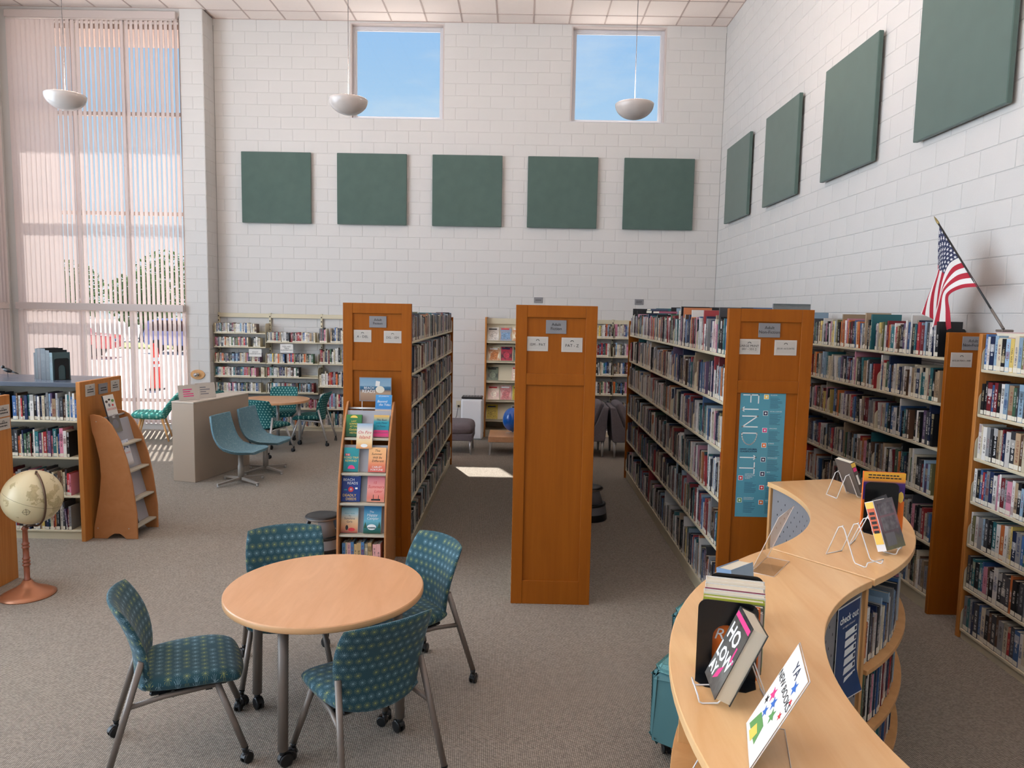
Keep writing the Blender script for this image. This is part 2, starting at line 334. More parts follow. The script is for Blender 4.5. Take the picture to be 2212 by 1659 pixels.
# ------------------------------------------------------------------ mesh helpers
MW = {}
class MB:
    def __init__(s): s.v = []; s.f = []; s.u = []; s.mi = []; s.sm = []
    def add(s, vs, fs, mi=0, sm=False, uvs=None, M=None):
        k = len(s.v)
        s.v += [tuple(M @ Vector(p)) if M is not None else tuple(p) for p in vs]
        for i, f in enumerate(fs):
            s.f.append([a + k for a in f]); s.mi.append(mi if isinstance(mi, int) else mi[i]); s.sm.append(sm)
            s.u.append(None if uvs is None else [uvs[a] for a in f])
        return s
    def box(s, x0, x1, y0, y1, z0, z1, mi=0, M=None):
        v = [(x0, y0, z0), (x1, y0, z0), (x1, y1, z0), (x0, y1, z0), (x0, y0, z1), (x1, y0, z1), (x1, y1, z1), (x0, y1, z1)]
        f = [(3, 2, 1, 0), (4, 5, 6, 7), (0, 1, 5, 4), (1, 2, 6, 5), (2, 3, 7, 6), (3, 0, 4, 7)]
        return s.add(v, f, mi, M=M)
    def chamfer(s, x0, x1, y0, y1, z0, z1, c, mi=0, M=None):
        """box with chamfered edges on all twelve sides"""
        v = []; idx = {}
        X = (x0, x1); Y = (y0, y1); Z = (z0, z1)
        for i in (0, 1):
            for j in (0, 1):
                for k in (0, 1):
                    sx, sy, sz = (1 - 2 * i) * c, (1 - 2 * j) * c, (1 - 2 * k) * c
                    idx[i, j, k, 'x'] = len(v); v.append((X[i], Y[j] + sy, Z[k] + sz))
                    idx[i, j, k, 'y'] = len(v); v.append((X[i] + sx, Y[j], Z[k] + sz))
                    idx[i, j, k, 'z'] = len(v); v.append((X[i] + sx, Y[j] + sy, Z[k]))
        f = []
        for i in (0, 1):
            f.append([idx[i, a, b, 'x'] for a, b in ((0, 0), (1, 0), (1, 1), (0, 1))][::(1 if i else -1)])
            f.append([idx[a, i, b, 'y'] for a, b in ((0, 0), (1, 0), (1, 1), (0, 1))][::(-1 if i else 1)])
            f.append([idx[a, b, i, 'z'] for a, b in ((0, 0), (1, 0), (1, 1), (0, 1))][::(1 if i else -1)])
        for a in (0, 1):
            for b in (0, 1):
                f.append([idx[a, b, 0, 'x'], idx[a, b, 1, 'x'], idx[a, b, 1, 'y'], idx[a, b, 0, 'y']][::(1 if a == b else -1)])
                f.append([idx[a, 0, b, 'z'], idx[a, 1, b, 'z'], idx[a, 1, b, 'x'], idx[a, 0, b, 'x']][::(1 if a == b else -1)])
                f.append([idx[0, a, b, 'y'], idx[1, a, b, 'y'], idx[1, a, b, 'z'], idx[0, a, b, 'z']][::(1 if a == b else -1)])
                for d in (0, 1):
                    f.append([idx[a, b, d, 'x'], idx[a, b, d, 'y'], idx[a, b, d, 'z']][::(1 if (a + b + d) % 2 else -1)])
        return s.add(v, f, mi, M=M)
    def prism(s, out, a, b, axis='z', mi=0, sm=False, M=None):
        """polygon outline (2D) swept between a and b; axis x: (y,z), y: (x,z), z: (x,y)"""
        def p(q, t):
            return {'x': (t, q[0], q[1]), 'y': (q[0], t, q[1]), 'z': (q[0], q[1], t)}[axis]
        n = len(out); v = [p(q, a) for q in out] + [p(q, b) for q in out]
        f = [list(range(n))[::-1], list(range(n, 2 * n))]
        s.add(v, f, mi, M=M)
        k = len(s.v) - 2 * n
        for i in range(n):
            j = (i + 1) % n
            s.f.append([k + i, k + j, k + n + j, k + n + i]); s.mi.append(mi); s.sm.append(sm); s.u.append(None)
        return s
    def tube(s, pts, r, n=8, mi=0, cap=True, closed=False, M=None):
        pts = [Vector(p) for p in pts]; m = len(pts)
        rr = r if isinstance(r, (list, tuple)) else [r] * m
        v = []; nrm = None
        for i in range(m):
            if closed: t = pts[(i + 1) % m] - pts[i - 1]
            else: t = (pts[min(i + 1, m - 1)] - pts[max(i - 1, 0)])
            t.normalize()
            if nrm is None:
                nrm = Vector((0, 0, 1)) if abs(t.z) < 0.9 else Vector((1, 0, 0))
            nrm = (nrm - t * nrm.dot(t)).normalized(); bi = t.cross(nrm)
            for k in range(n):
                a = 2 * PI * k / n
                v.append(tuple(pts[i] + (nrm * math.cos(a) + bi * math.sin(a)) * rr[i]))
        f = []
        for i in range(m if closed else m - 1):
            j = (i + 1) % m
            for k in range(n):
                l = (k + 1) % n
                f.append((i * n + k, i * n + l, j * n + l, j * n + k))
        s.add(v, f, mi, True, M=M)
        if cap and not closed:
            k = len(s.v) - m * n
            for q in (list(range(k, k + n))[::-1], list(range(k + (m - 1) * n, k + m * n))):
                s.f.append(q); s.mi.append(mi); s.sm.append(False); s.u.append(None)
        return s
    def lathe(s, prof, n=24, c=(0, 0, 0), mi=0, sm=True, M=None, a0=0.0, a1=2 * PI):
        full = abs(a1 - a0 - 2 * PI) < 1e-6; m = n if full else n + 1
        v = []; f = []
        for (r, z) in prof:
            for k in range(m):
                a = a0 + (a1 - a0) * k / n
                v.append((c[0] + r * math.cos(a), c[1] + r * math.sin(a), c[2] + z))
        for i in range(len(prof) - 1):
            for k in range(n):
                l = (k + 1) % m
                f.append((i * m + k, i * m + l, (i + 1) * m + l, (i + 1) * m + k))
        return s.add(v, f, mi, sm, M=M)
    def grid(s, fn, nu, nv, mi=0, sm=True, uv=None, flip=False, M=None):
        v = []; uvs = []
        for j in range(nv + 1):
            for i in range(nu + 1):
                a, b = i / nu, j / nv
                v.append(fn(a, b)); uvs.append(uv(a, b) if uv else (a, b))
        f = []
        for j in range(nv):
            for i in range(nu):
                q = [j * (nu + 1) + i, j * (nu + 1) + i + 1, (j + 1) * (nu + 1) + i + 1, (j + 1) * (nu + 1) + i]
                f.append(q[::-1] if flip else q)
        return s.add(v, f, mi, sm, uvs, M=M)
    def pillow(s, w, h, t, fn, nu=14, nv=14, rnd=0.45, edge=5.0, mi=0, uo=(0, 0)):
        """cushion: rounded-rectangle outline w x h, thickness 2t falling to the rim; fn maps (x, y, side*thick) to 3D"""
        def sq(a, b):
            k = rnd
            return a * math.sqrt(1 - k * b * b / 2), b * math.sqrt(1 - k * a * a / 2)
        for side in (1, -1):
            def F(a, b):
                a = 2 * a - 1; b = 2 * b - 1
                a = math.copysign(abs(math.sin(a * PI / 2)) ** 0.8, a); b = math.copysign(abs(math.sin(b * PI / 2)) ** 0.8, b)
                x, y = sq(a, b)
                tt = t * max(0.0, (1 - abs(a) ** edge) * (1 - abs(b) ** edge)) ** (1 / 2.6)
                return fn(x * w / 2, y * h / 2, side * tt)
            def U(a, b):
                a = 2 * a - 1; b = 2 * b - 1
                a = math.copysign(abs(math.sin(a * PI / 2)) ** 0.8, a); b = math.copysign(abs(math.sin(b * PI / 2)) ** 0.8, b)
                x, y = sq(a, b); return (x * w / 2 + uo[0] + (0.7 if side < 0 else 0), y * h / 2 + uo[1])
            s.grid(F, nu, nv, mi, True, U, flip=side < 0)
        return s
    def mesh(s, name, mats):
        me = bpy.data.meshes.new(name)
        me.from_pydata(s.v, [], s.f)
        for m in (mats if isinstance(mats, (list, tuple)) else [mats]): me.materials.append(m)
        me.polygons.foreach_set('material_index', s.mi); me.polygons.foreach_set('use_smooth', s.sm)
        if any(u is not None for u in s.u):
            l = me.uv_layers.new(name='UVMap'); d = []
            for f, u in zip(s.f, s.u):
                for k in range(len(f)): d += list(u[k]) if u is not None else [0.0, 0.0]
            l.data.foreach_set('uv', d)
        me.update()
        return me
    def build(s, name, mats, parent=None, world=False, bevel=0.0, seg=2, M=None, label=None):
        """link as ONE object. world=True: coordinates are world ones and are turned into the parent's frame"""
        if world and parent is not None:
            inv = MW[parent.name].inverted(); s.v = [tuple(inv @ Vector(p)) for p in s.v]
        return obj(name, s.mesh(name, mats), parent, bevel, seg, M, label)
def obj(name, me, parent=None, bevel=0.0, seg=2, M=None, label=None):
    o = bpy.data.objects.new(name, me); col.objects.link(o)
    if parent is not None: o.parent = parent
    if M is not None: o.matrix_basis = M
    MW[o.name] = (MW[parent.name] if parent is not None else Matrix.Identity(4)) @ (M if M is not None else Matrix.Identity(4))
    if bevel:
        b = o.modifiers.new('bevel', 'BEVEL'); b.width = bevel; b.segments = seg; b.limit_method = 'ANGLE'; b.angle_limit = 0.7
    if label: o['label'] = label
    return o
def tag(o, label, cat, group=None, kind=None):
    if label: o['label'] = label
    if cat: o['category'] = cat
    if group: o['group'] = group
    if kind: o['kind'] = kind
    return o
def thing(name, label, cat, loc=(0, 0, 0), rz=0.0, group=None, M=None):
    o = bpy.data.objects.new(name, None); col.objects.link(o); o.empty_display_size = 0.1
    if M is None: M = Matrix.Translation(loc) @ Matrix.Rotation(rz, 4, 'Z')
    o.matrix_basis = M; MW[o.name] = M.copy()
    return tag(o, label, cat, group)
def copy_tree(o, M=None, label=None, group=None, parent=None):
    c = o.copy(); col.objects.link(c)
    if parent is not None: c.parent = parent
    if M is not None: c.matrix_basis = M
    MW[c.name] = (MW[parent.name] if parent is not None else Matrix.Identity(4)) @ c.matrix_basis
    if label: c['label'] = label
    if group: c['group'] = group
    for ch in KIDS.get(o.name, []): copy_tree(ch, parent=c)
    return c
KIDS = {}
def index_kids():
    KIDS.clear()
    for o in col.objects:
        if o.parent is not None: KIDS.setdefault(o.parent.name, []).append(o)
def TM(loc, rz=0.0): return Matrix.Translation(loc) @ Matrix.Rotation(rz, 4, 'Z')
def frame(p, n, up=(0, 0, 1)):
    """matrix with origin p, local z along the outward normal n, local y up along the surface"""
    n = Vector(n).normalized(); up = Vector(up); x = up.cross(n).normalized(); y = n.cross(x)
    m = Matrix.Identity(4)
    for i in range(3): m[i][0] = x[i]; m[i][1] = y[i]; m[i][2] = n[i]; m[i][3] = p[i]
    return m
_txt = {}
def text_mesh(s, size, bold=0.0, shear=0.0, sx=1.0, align='CENTER', lsp=1.0):
    key = (s, size, bold, shear, sx, align, lsp)
    if key not in _txt:
        c = bpy.data.curves.new('lettering', 'FONT'); c.body = s; c.size = size; c.align_x = align; c.align_y = 'CENTER'
        c.offset = bold; c.shear = shear; c.resolution_u = 2; c.space_line = lsp
        o = bpy.data.objects.new('lettering', c)
        me = bpy.data.meshes.new_from_object(o)
        bpy.data.objects.remove(o); bpy.data.curves.remove(c)
        if sx != 1.0:
            me.transform(Matrix.Diagonal((sx, 1, 1, 1)))
        me.materials.clear(); _txt[key] = me
    return _txt[key].copy()
def lettering(s, size, m, parent, x=0.0, y=0.0, z=0.0012, rot=0.0, name='lettering', **kw):
    me = text_mesh(s, size, **kw); me.materials.append(m)
    return obj(name, me, parent, M=Matrix.Translation((x, y, z)) @ Matrix.Rotation(rot, 4, 'Z'))
def plate(name, label, cat, F, wd, ht, m, th=0.003, group=None, parent=None):
    """a flat sign: thing with a board; F is its frame (centre, z outwards). Returns the thing"""
    t = thing(name, label, cat, M=F, group=group)
    MB().chamfer(-wd / 2, wd / 2, -ht / 2, ht / 2, 0, th, min(0.0012, th / 3)).build('board', m, t)
    return t

# ------------------------------------------------------------------ the room
XR, YB, XC, YW, XL, HC, YR = 3.45, 13.04, -5.41, 12.62, -8.85, 7.112, -5.0
BH, BL = 0.2032, 0.4064
def struct(o): o['kind'] = 'structure'; return o

struct(MB().box(XL - 0.3, XR + 0.3, YR - 0.3, YB + 0.3, -0.12, 0.0).build('floor', MT['carpet']))

def wall_with_openings(name, axis, pos, th, a0, a1, z1, openings, m, z0=0.0):
    """slab in the plane axis=pos (thickness th outwards) with rectangular openings (a0,a1,z0,z1)"""
    mb = MB(); cuts = sorted(set([a0, a1] + [q for o in openings for q in o[:2]])); zs = sorted(set([z0, z1] + [q for o in openings for q in o[2:]]))
    for i in range(len(cuts) - 1):
        for k in range(len(zs) - 1):
            ca, cz = (cuts[i] + cuts[i + 1]) / 2, (zs[k] + zs[k + 1]) / 2
            if any(o[0] < ca < o[1] and o[2] < cz < o[3] for o in openings): continue
            lo, hi = min(pos, pos + th), max(pos, pos + th)
            if axis == 'y': mb.box(cuts[i], cuts[i + 1], lo, hi, zs[k], zs[k + 1])
            else: mb.box(lo, hi, cuts[i], cuts[i + 1], zs[k], zs[k + 1])
    return struct(mb.build(name, m))
W1 = (-3.028, -1.402, 27 * BH, 35 * BH - 0.03); W2 = (0.797, 2.423, 27 * BH, 35 * BH - 0.03)
wall_back = wall_with_openings('wall_back', 'y', YB, 0.3, XC - 0.1, XR + 0.3, HC, [W1, W2], MT['mortar'])
wall_right = struct(MB().box(XR, XR + 0.3, YR, YB + 0.3, 0, HC).build('wall_right', MT['mortar']))
WL = (-8.72, -5.80, 0.10, 6.98)
wall_front_left = wall_with_openings('wall_front_left', 'y', YW, 0.25, XL - 0.3, XC, HC, [WL], MT['mortar'])
LW = [(-4.2, -0.6, 0.1, 6.9), (0.2, 3.8, 0.1, 6.9), (4.6, 8.2, 0.1, 6.9), (9.0, 12.4, 0.1, 6.9)]
wall_left = wall_with_openings('wall_left', 'x', XL, -0.25, YR, YW + 0.25, HC, LW, MT['wall'])
RW = [(-7.5, -3.2, 2.4, 6.8), (-2.2, 2.1, 2.4, 6.8)]  # unseen rear openings, added to bring in light
wall_rear = wall_with_openings('wall_rear', 'y', YR, -0.25, XL - 0.25, XR + 0.3, HC, RW, MT['wall'])

# painted concrete blocks, each proud of its joints: the 300 that show largest one by one, the rest as one part
_bm = {}
def block_mesh(L, axis):
    k = (round(L, 3), axis)
    if k not in _bm:
        g = 0.0042; mb = MB()
        if axis == 'y': mb.chamfer(-L / 2 + g, L / 2 - g, -0.0045, 0.01, -BH / 2 + g, BH / 2 - g, 0.003)
        else: mb.chamfer(-0.0045, 0.01, -L / 2 + g, L / 2 - g, -BH / 2 + g, BH / 2 - g, 0.003)
        _bm[k] = mb.mesh('block', MT['wall'])
    return _bm[k]
def block_wall(wall, axis, pos, a0, a1, phase, openings, n_single, score, rows=range(35)):
    cells = []
    for r in rows:
        zc = (r + 0.5) * BH; off = phase + (BL / 2 if r % 2 else 0.0)
        k = math.floor((a0 - off) / BL)
        while off + k * BL < a1:
            lo, hi = max(a0, off + k * BL), min(a1, off + (k + 1) * BL); k += 1
            parts = [(lo, hi)]
            for o in openings:
                if o[2] < zc < o[3] + 0.05:
                    q = []
                    for (l, h) in parts:
                        if h <= o[0] or l >= o[1]: q.append((l, h))
                        else:
                            if l < o[0]: q.append((l, o[0]))
                            if h > o[1]: q.append((o[1], h))
                    parts = q
            for (l, h) in parts:
                if h - l > 0.05: cells.append(((l + h) / 2, zc, h - l))
    cells.sort(key=lambda c: -score(c))
    rest = MB()
    for i, (a, z, L) in enumerate(cells):
        me = block_mesh(L, axis)
        P = (a, pos, z) if axis == 'y' else (pos, a, z)
        if i < n_single:
            obj('block', me, wall, M=Matrix.Translation(P))
        else:
            rest.add([tuple(Vector(v.co) + Vector(P)) for v in me.vertices], [list(p.vertices) for p in me.polygons])
    if rest.v:
        o = rest.build('block_courses', MT['wall'], wall); o['kind'] = 'stuff'
def vis_back(c):
    q = px((c[0], YB, c[1])); return (1.0 if c[1] > 2.1 else 0.0) + (0.5 if c[1] < 4.9 else 0.0) + c[2] * 0.3
block_wall(wall_back, 'y', YB, XC, XR, -3.0244, [W1, W2], 300, vis_back)
def vis_right(c):
    q = px((XR, c[0], c[1]))
    if q is None or not (-30 < q[0] < 2240 and -20 < q[1] < 720): return -1
    return 1 / c[0]
block_wall(wall_right, 'x', XR, 3.2, YB, 0.383, [], 300, vis_right, range(6, 35))
block_wall(wall_front_left, 'y', YW, WL[1], XC, WL[1], [], 60, lambda c: 1)
# return face of the pier beside the tall window
pier = MB()
pier.box(XC - 0.02, XC + 0.002, YW - 0.001, YB, 0, HC)
for r in range(35):
    zc = (r + 0.5) * BH
    for (l, h) in (((YW, YB),) if r % 2 else ((YW, YW + 0.2), (YW + 0.2, YB))):
        pier.chamfer(XC - 0.01, XC + 0.006, l + 0.006, h - 0.006, zc - BH / 2 + 0.006, zc + BH / 2 - 0.006, 0.004)
struct(pier.build('wall_pier_return', MT['wall']))
# sealant joint in the corner
struct(MB().tube([(XC + 0.008, YB - 0.008, z * 0.35) for z in range(21)], 0.006, 6).build('trim_1', MT['crack']))
struct(MB().tube([(XR - 0.008, YB - 0.008, z * 0.35) for z in range(21)], 0.004, 6).build('trim_2', MT['crack']))

# suspended ceiling: slab, tees and lay-in tiles
ceiling = struct(MB().box(XL - 0.3, XR + 0.3, YR - 0.3, YB + 0.3, HC + 0.02, HC + 0.14).build('ceiling', MT['grid']))
T2 = 0.6096
gx0, gy0 = -4.75, 12.66
tees = MB()
k0 = math.ceil((XL - gx0) / T2); k1 = math.floor((XR - gx0) / T2)
for k in range(k0, k1 + 1):
    x = gx0 + k * T2
    if x < XC: tees.box(x - 0.012, x + 0.012, YR, YW, HC - 0.004, HC + 0.02)
    else: tees.box(x - 0.012, x + 0.012, YR, YB, HC - 0.004, HC + 0.02)
j = 0
while gy0 - j * T2 > YR:
    y = gy0 - j * T2
    tees.box(XL if y < YW else XC, XR, y - 0.012, y + 0.012, HC - 0.004, HC + 0.02); j += 1
for a in ((XC, XR, YB - 0.02, YB), (XR - 0.02, XR, YR, YB), (XL, XC, YW - 0.02, YW)):
    tees.box(a[0], a[1], a[2], a[3], HC - 0.006, HC + 0.02)
tees.build('ceiling_tee', MT['grid'], ceiling)
_tm = {}
def tile_mesh(wd, dp):
    k = (round(wd, 3), round(dp, 3))
    if k not in _tm:
        _tm[k] = MB().chamfer(-wd / 2 + 0.008, wd / 2 - 0.008, -dp / 2 + 0.008, dp / 2 - 0.008, 0.001, 0.019, 0.003).mesh('ceiling_tile', MT['tile'])
    return _tm[k]
tiles = []
ys = [YB] + [gy0 - q * T2 for q in range(0, 30)]; ys = [y for y in ys if y > YR] + [YR]
xs = [XL] + [gx0 + k * T2 for k in range(k0, k1 + 1)] + [XR]
for a in range(len(ys) - 1):
    for b in range(len(xs) - 1):
        y1, y0, x0, x1 = ys[a], ys[a + 1], xs[b], xs[b + 1]
        if x1 - x0 < 0.04: continue
        if x0 < XC - 0.02 and x1 > XC + 0.02 and a == 0: continue
        if x1 <= XC + 0.02 and y1 > YW:
            y1 = YW
            if y1 - y0 < 0.03: continue
        tiles.append(((x0 + x1) / 2, (y0 + y1) / 2, x1 - x0, y1 - y0))
tiles.sort(key=lambda t: -t[1])
rest = MB()
for i, (x, y, wd, dp) in enumerate(tiles):
    me = tile_mesh(wd, dp)
    if i < 300: obj('ceiling_tile', me, ceiling, M=Matrix.Translation((x, y, HC)))
    else: rest.add([tuple(Vector(v.co) + Vector((x, y, HC))) for v in me.vertices], [list(p.vertices) for p in me.polygons])
o = rest.build('ceiling_tile_field', MT['tile'], ceiling); o['kind'] = 'stuff'

# ------------------------------------------------------------------ windows
def ring(mb, x0, x1, z0, z1, y0, y1, wdt, mi=0, sides='lrtb'):
    if 'l' in sides: mb.box(x0, x0 + wdt, y0, y1, z0, z1, mi)
    if 'r' in sides: mb.box(x1 - wdt, x1, y0, y1, z0, z1, mi)
    if 't' in sides: mb.box(x0 + wdt, x1 - wdt, y0, y1, z1 - wdt, z1, mi)
    if 'b' in sides: mb.box(x0 + wdt, x1 - wdt, y0, y1, z0, z0 + wdt, mi)
def clerestory(name, W):
    t = bpy.data.objects.new(name, None); col.objects.link(t); struct(t)
    M0 = Matrix.Translation((W[0], YB, W[2])); t.matrix_basis = M0; MW[t.name] = M0
    x1, z1 = W[1] - W[0], W[3] - W[2]
    mb = MB(); ring(mb, 0, x1, 0, z1, 0.0, 0.14, 0.02, sides='lrt'); mb.build('window_reveal', MT['frame'], t)
    mb = MB(); ring(mb, 0.02, x1 - 0.02, 0.0, z1 - 0.02, 0.11, 0.17, 0.055); mb.build('window_frame', MT['alu_frame'], t, bevel=0.004)
    mb = MB(); ring(mb, 0.075, x1 - 0.075, 0.055, z1 - 0.075, 0.13, 0.155, 0.014); mb.build('window_bead', MT['alu_frame'], t)
    MB().box(0.085, x1 - 0.085, 0.14, 0.146, 0.06, z1 - 0.085).build('pane', MT['glass'], t)
    MB().box(0, x1, -0.004, 0.11, -0.004, 0.008).build('window_sill', MT['alu_frame'], t)
clerestory('window_1', W1); clerestory('window_2', W2)

t = bpy.data.objects.new('window_3', None); col.objects.link(t); struct(t)
t.matrix_basis = Matrix.Translation((0, YW, 0)); MW[t.name] = Matrix.Translation((0, YW, 0))
mb = MB(); ring(mb, WL[0], WL[1], WL[2], WL[3], 0.10, 0.20, 0.06); mb.build('window_frame', MT['frame'], t)
vx = [WL[0], -7.68, -6.82, WL[1]]; hz = [WL[2], 0.5, 2.09, 3.75, 5.42, WL[3]]
for x in vx[1:-1]: MB().box(x - 0.03, x + 0.03, 0.10, 0.20, WL[2], WL[3]).build('mullion', MT['frame'], t)
for z in hz[1:-1]: MB().box(WL[0], WL[1], 0.11, 0.19, z - 0.03, z + 0.03).build('transom', MT['frame'], t)
for i in range(3):
    for k in range(5):
        MB().box(vx[i] + 0.02, vx[i + 1] - 0.02, 0.145, 0.151, hz[k] + 0.02, hz[k + 1] - 0.02).build('pane', MT['glass'], t)
# windows of the left wall and unseen ones added behind the camera for light
for n, (y0, y1, z0, z1) in enumerate(LW):
    t = bpy.data.objects.new('window_%d' % (4 + n), None); col.objects.link(t); struct(t)
    t.matrix_basis = Matrix.Translation((XL, 0, 0)); MW[t.name] = Matrix.Translation((XL, 0, 0))
    mb = MB(); f = 0.06
    for a in (y0, (2 * y0 + y1) / 3, (y0 + 2 * y1) / 3, y1 - f): mb.box(-0.2, -0.1, a, a + f, z0, z1)
    for z in (z0, 2.06, 3.72, 5.39, z1 - f): mb.box(-0.19, -0.11, y0, y1, z, z + f)
    mb.build('window_frame', MT['frame'], t)
    MB().box(-0.153, -0.147, y0, y1, z0, z1).build('pane', MT['glass'], t)
for n, (x0, x1, z0, z1) in enumerate(RW):
    t = bpy.data.objects.new('window_%d' % (8 + n), None); col.objects.link(t); struct(t)
    t.matrix_basis = Matrix.Translation((0, YR, 0)); MW[t.name] = Matrix.Translation((0, YR, 0))
    mb = MB(); ring(mb, x0, x1, z0, z1, -0.2, -0.1, 0.07); mb.box((x0 + x1) / 2 - 0.03, (x0 + x1) / 2 + 0.03, -0.2, -0.1, z0, z1); mb.build('window_frame', MT['frame'], t)
    MB().box(x0, x1, -0.153, -0.147, z0, z1).build('pane', MT['glass'], t)

# ------------------------------------------------------------------ vertical blinds
_sl = {}
def slat_mesh(h):
    k = round(h, 3)
    if k not in _sl:
        mb = MB(); n = 6
        def F(a, b): 
            x = (a - 0.5) * 0.089; return (x, 0.010 * (1 - (2 * a - 1) ** 2), b * h)
        mb.grid(F, n, 2); _sl[k] = mb.mesh('slat', MT['blind'])
    return _sl[k]
def blind(label, p0, p1, z0, z1, angle, pitch, head, group):
    """p0, p1: ends of the head rail (x, y)"""
    p0 = Vector((p0[0], p0[1], 0)); p1 = Vector((p1[0], p1[1], 0)); d = p1 - p0; L = d.length; rz = math.atan2(d.y, d.x)
    t = thing('vertical_blind', label, 'blind', (p0.x, p0.y, z0), rz, group)
    H = z1 - z0
    MB().chamfer(-0.03, L + 0.03, -head, 0.03, H - 0.02, H + 0.10, 0.006).build('valance', MT['frame'], t)
    n = int(L / pitch)
    for i in range(n + 1):
        a = angle(i / n) + RND.uniform(-0.05, 0.05)
        obj('slat', slat_mesh(H - 0.03), t, M=Matrix.Translation((i * L / n, RND.uniform(-0.004, 0.004), 0)) @ Matrix.Rotation(a, 4, 'Z'))
    MB().tube([(L - 0.04, -0.05, 0.7 if H > 3 else 0.4), (L - 0.04, -0.05, H)], 0.004, 6).build('wand', MT['white'], t)
    return t
def ang_u(f): return 0.03 if f < 0.24 else (-0.30 if f < 0.42 else -0.50)
blind('tall upper vertical blind with pale slats over the left window', (WL[0] + 0.06, YW - 0.03), (WL[1] - 0.05, YW - 0.03), 2.16, 6.93, ang_u, 0.082, 0.06, 'vertical blinds')
def ang_l(f): return 0.03 if f < 0.36 else (-0.30 if f < 0.5 else -0.50)
blind('short lower vertical blind with pale slats down to the floor', (WL[0] + 0.06, YW - 0.05), (WL[1] - 0.02, YW - 0.05), 0.10, 2.09, ang_l, 0.082, 0.09, 'vertical blinds')
blind('vertical blind on the side wall at the left edge', (XL + 0.05, 12.42), (XL + 0.05, 10.6), 0.10, 2.09, lambda f: -1.03, 0.082, 0.08, 'vertical blinds')
blind('tall upper vertical blind on the side wall at the left edge', (XL + 0.05, 12.42), (XL + 0.05, 10.6), 2.16, 6.9, lambda f: -1.03, 0.082, 0.06, 'vertical blinds')

# ------------------------------------------------------------------ acoustic panels
def panel(F, label, s=1.2192, group='green acoustic wall panels'):
    t = thing('acoustic_panel', label, 'wall panel', M=F, group=group)
    MB().chamfer(-s / 2, s / 2, -s / 2, s / 2, 0.006, 0.052, 0.006).build('fabric_face', MT['panel'], t)
    MB().box(-s / 2 + 0.05, s / 2 - 0.05, -s / 2 + 0.05, s / 2 - 0.05, -0.004, 0.006).build('backing', MT['panel_edge'], t)
ordn = ['first', 'second', 'third', 'fourth', 'fifth']
for i, x in enumerate((-4.928, -3.250, -1.582, 0.083, 1.756)):
    panel(frame((x + 0.6096, YB - 0.03, 24 * BH - 0.6096), (0, -1, 0)), 'green square acoustic panel on the end wall, %s from the left' % ordn[i])
for i, (y, s_) in enumerate(((12.396, 'farthest'), (10.472, 'second farthest'), (8.485, 'third farthest'), (6.515, 'nearest, cut by the top edge'))):
    panel(frame((XR - 0.03, y - 0.6096, 4.923 - 0.6096), (-1, 0, 0)), 'green square acoustic panel on the right wall, ' + s_)

# ------------------------------------------------------------------ pendants
def pendant(x, y, z, label):
    t = thing('pendant_lamp', label, 'lamp', (x, y, z), group='hanging bowl lamps')
    R_, D_ = 0.205, 0.155
    prof = [(0.0, -D_)] + [(R_ * math.sin(a * PI / 20), -D_ * math.cos(a * PI / 20)) for a in range(1, 11)]
    inner = [(r * 0.97, zz + 0.006) for r, zz in prof[::-1]]
    MB().lathe(prof + inner, 32).build('bowl', MT['white_glaze'], t)
    MB().tube([(0, 0, -0.02), (0, 0, HC - z)], 0.0035, 6).build('cable', MT['cable'], t)
    MB().lathe([(0.0, -0.03), (0.05, -0.03), (0.05, 0.0), (0, 0)], 16, (0, 0, HC - z)).build('ceiling_canopy', MT['white'], t)
    mb = MB()
    for k in range(3):
        a = k * 2 * PI / 3; mb.tube([(0, 0, 0.01), (R_ * 0.98 * math.cos(a), R_ * 0.98 * math.sin(a), -0.006)], 0.003, 5)
    mb.build('spider', MT['cable'], t)
    MB().lathe([(0, -0.07), (0.03, -0.06), (0.035, -0.03), (0.02, 0.0), (0, 0.005)], 12).build('bulb', MT['white'], t)
    l = bpy.data.lights.new('added_uplight', 'POINT'); l.energy = PEND_W; l.shadow_soft_size = 0.08; l.color = (1.0, 0.82, 0.71)  # added uplight for ceiling bounce; the bowls themselves look unlit
    lo = bpy.data.objects.new('added_uplight', l); col.objects.link(lo); lo.parent = t; lo.location = (0, 0, 0.0)
MT['cable'] = mat('dark_cable', S(70, 66, 66), 0.7)
PEND_W = 140.0
MT['white_glaze'] = mat('white_glazed_metal', S(182, 172, 166), 0.22, spec=0.5)
for x, y, nm in ((-4.92, 8.0, 'white bowl pendant lamp hanging in front of the tall blinds'), (-1.88, 8.0, 'white bowl pendant lamp hanging beside the left clerestory window'), (1.17, 8.0, 'white bowl pendant lamp hanging in front of the right clerestory window')):
    pendant(x, y, 4.40, nm)
for x, nx in ((-4.92, 'left'), (-1.88, 'middle'), (1.17, 'right')):
    for y, ny in ((3.4, 'above the near furniture'), (-1.2, 'behind the viewpoint')):
        pendant(x, y, 4.40, 'white bowl pendant lamp overhead %s, %s one' % (ny, nx))

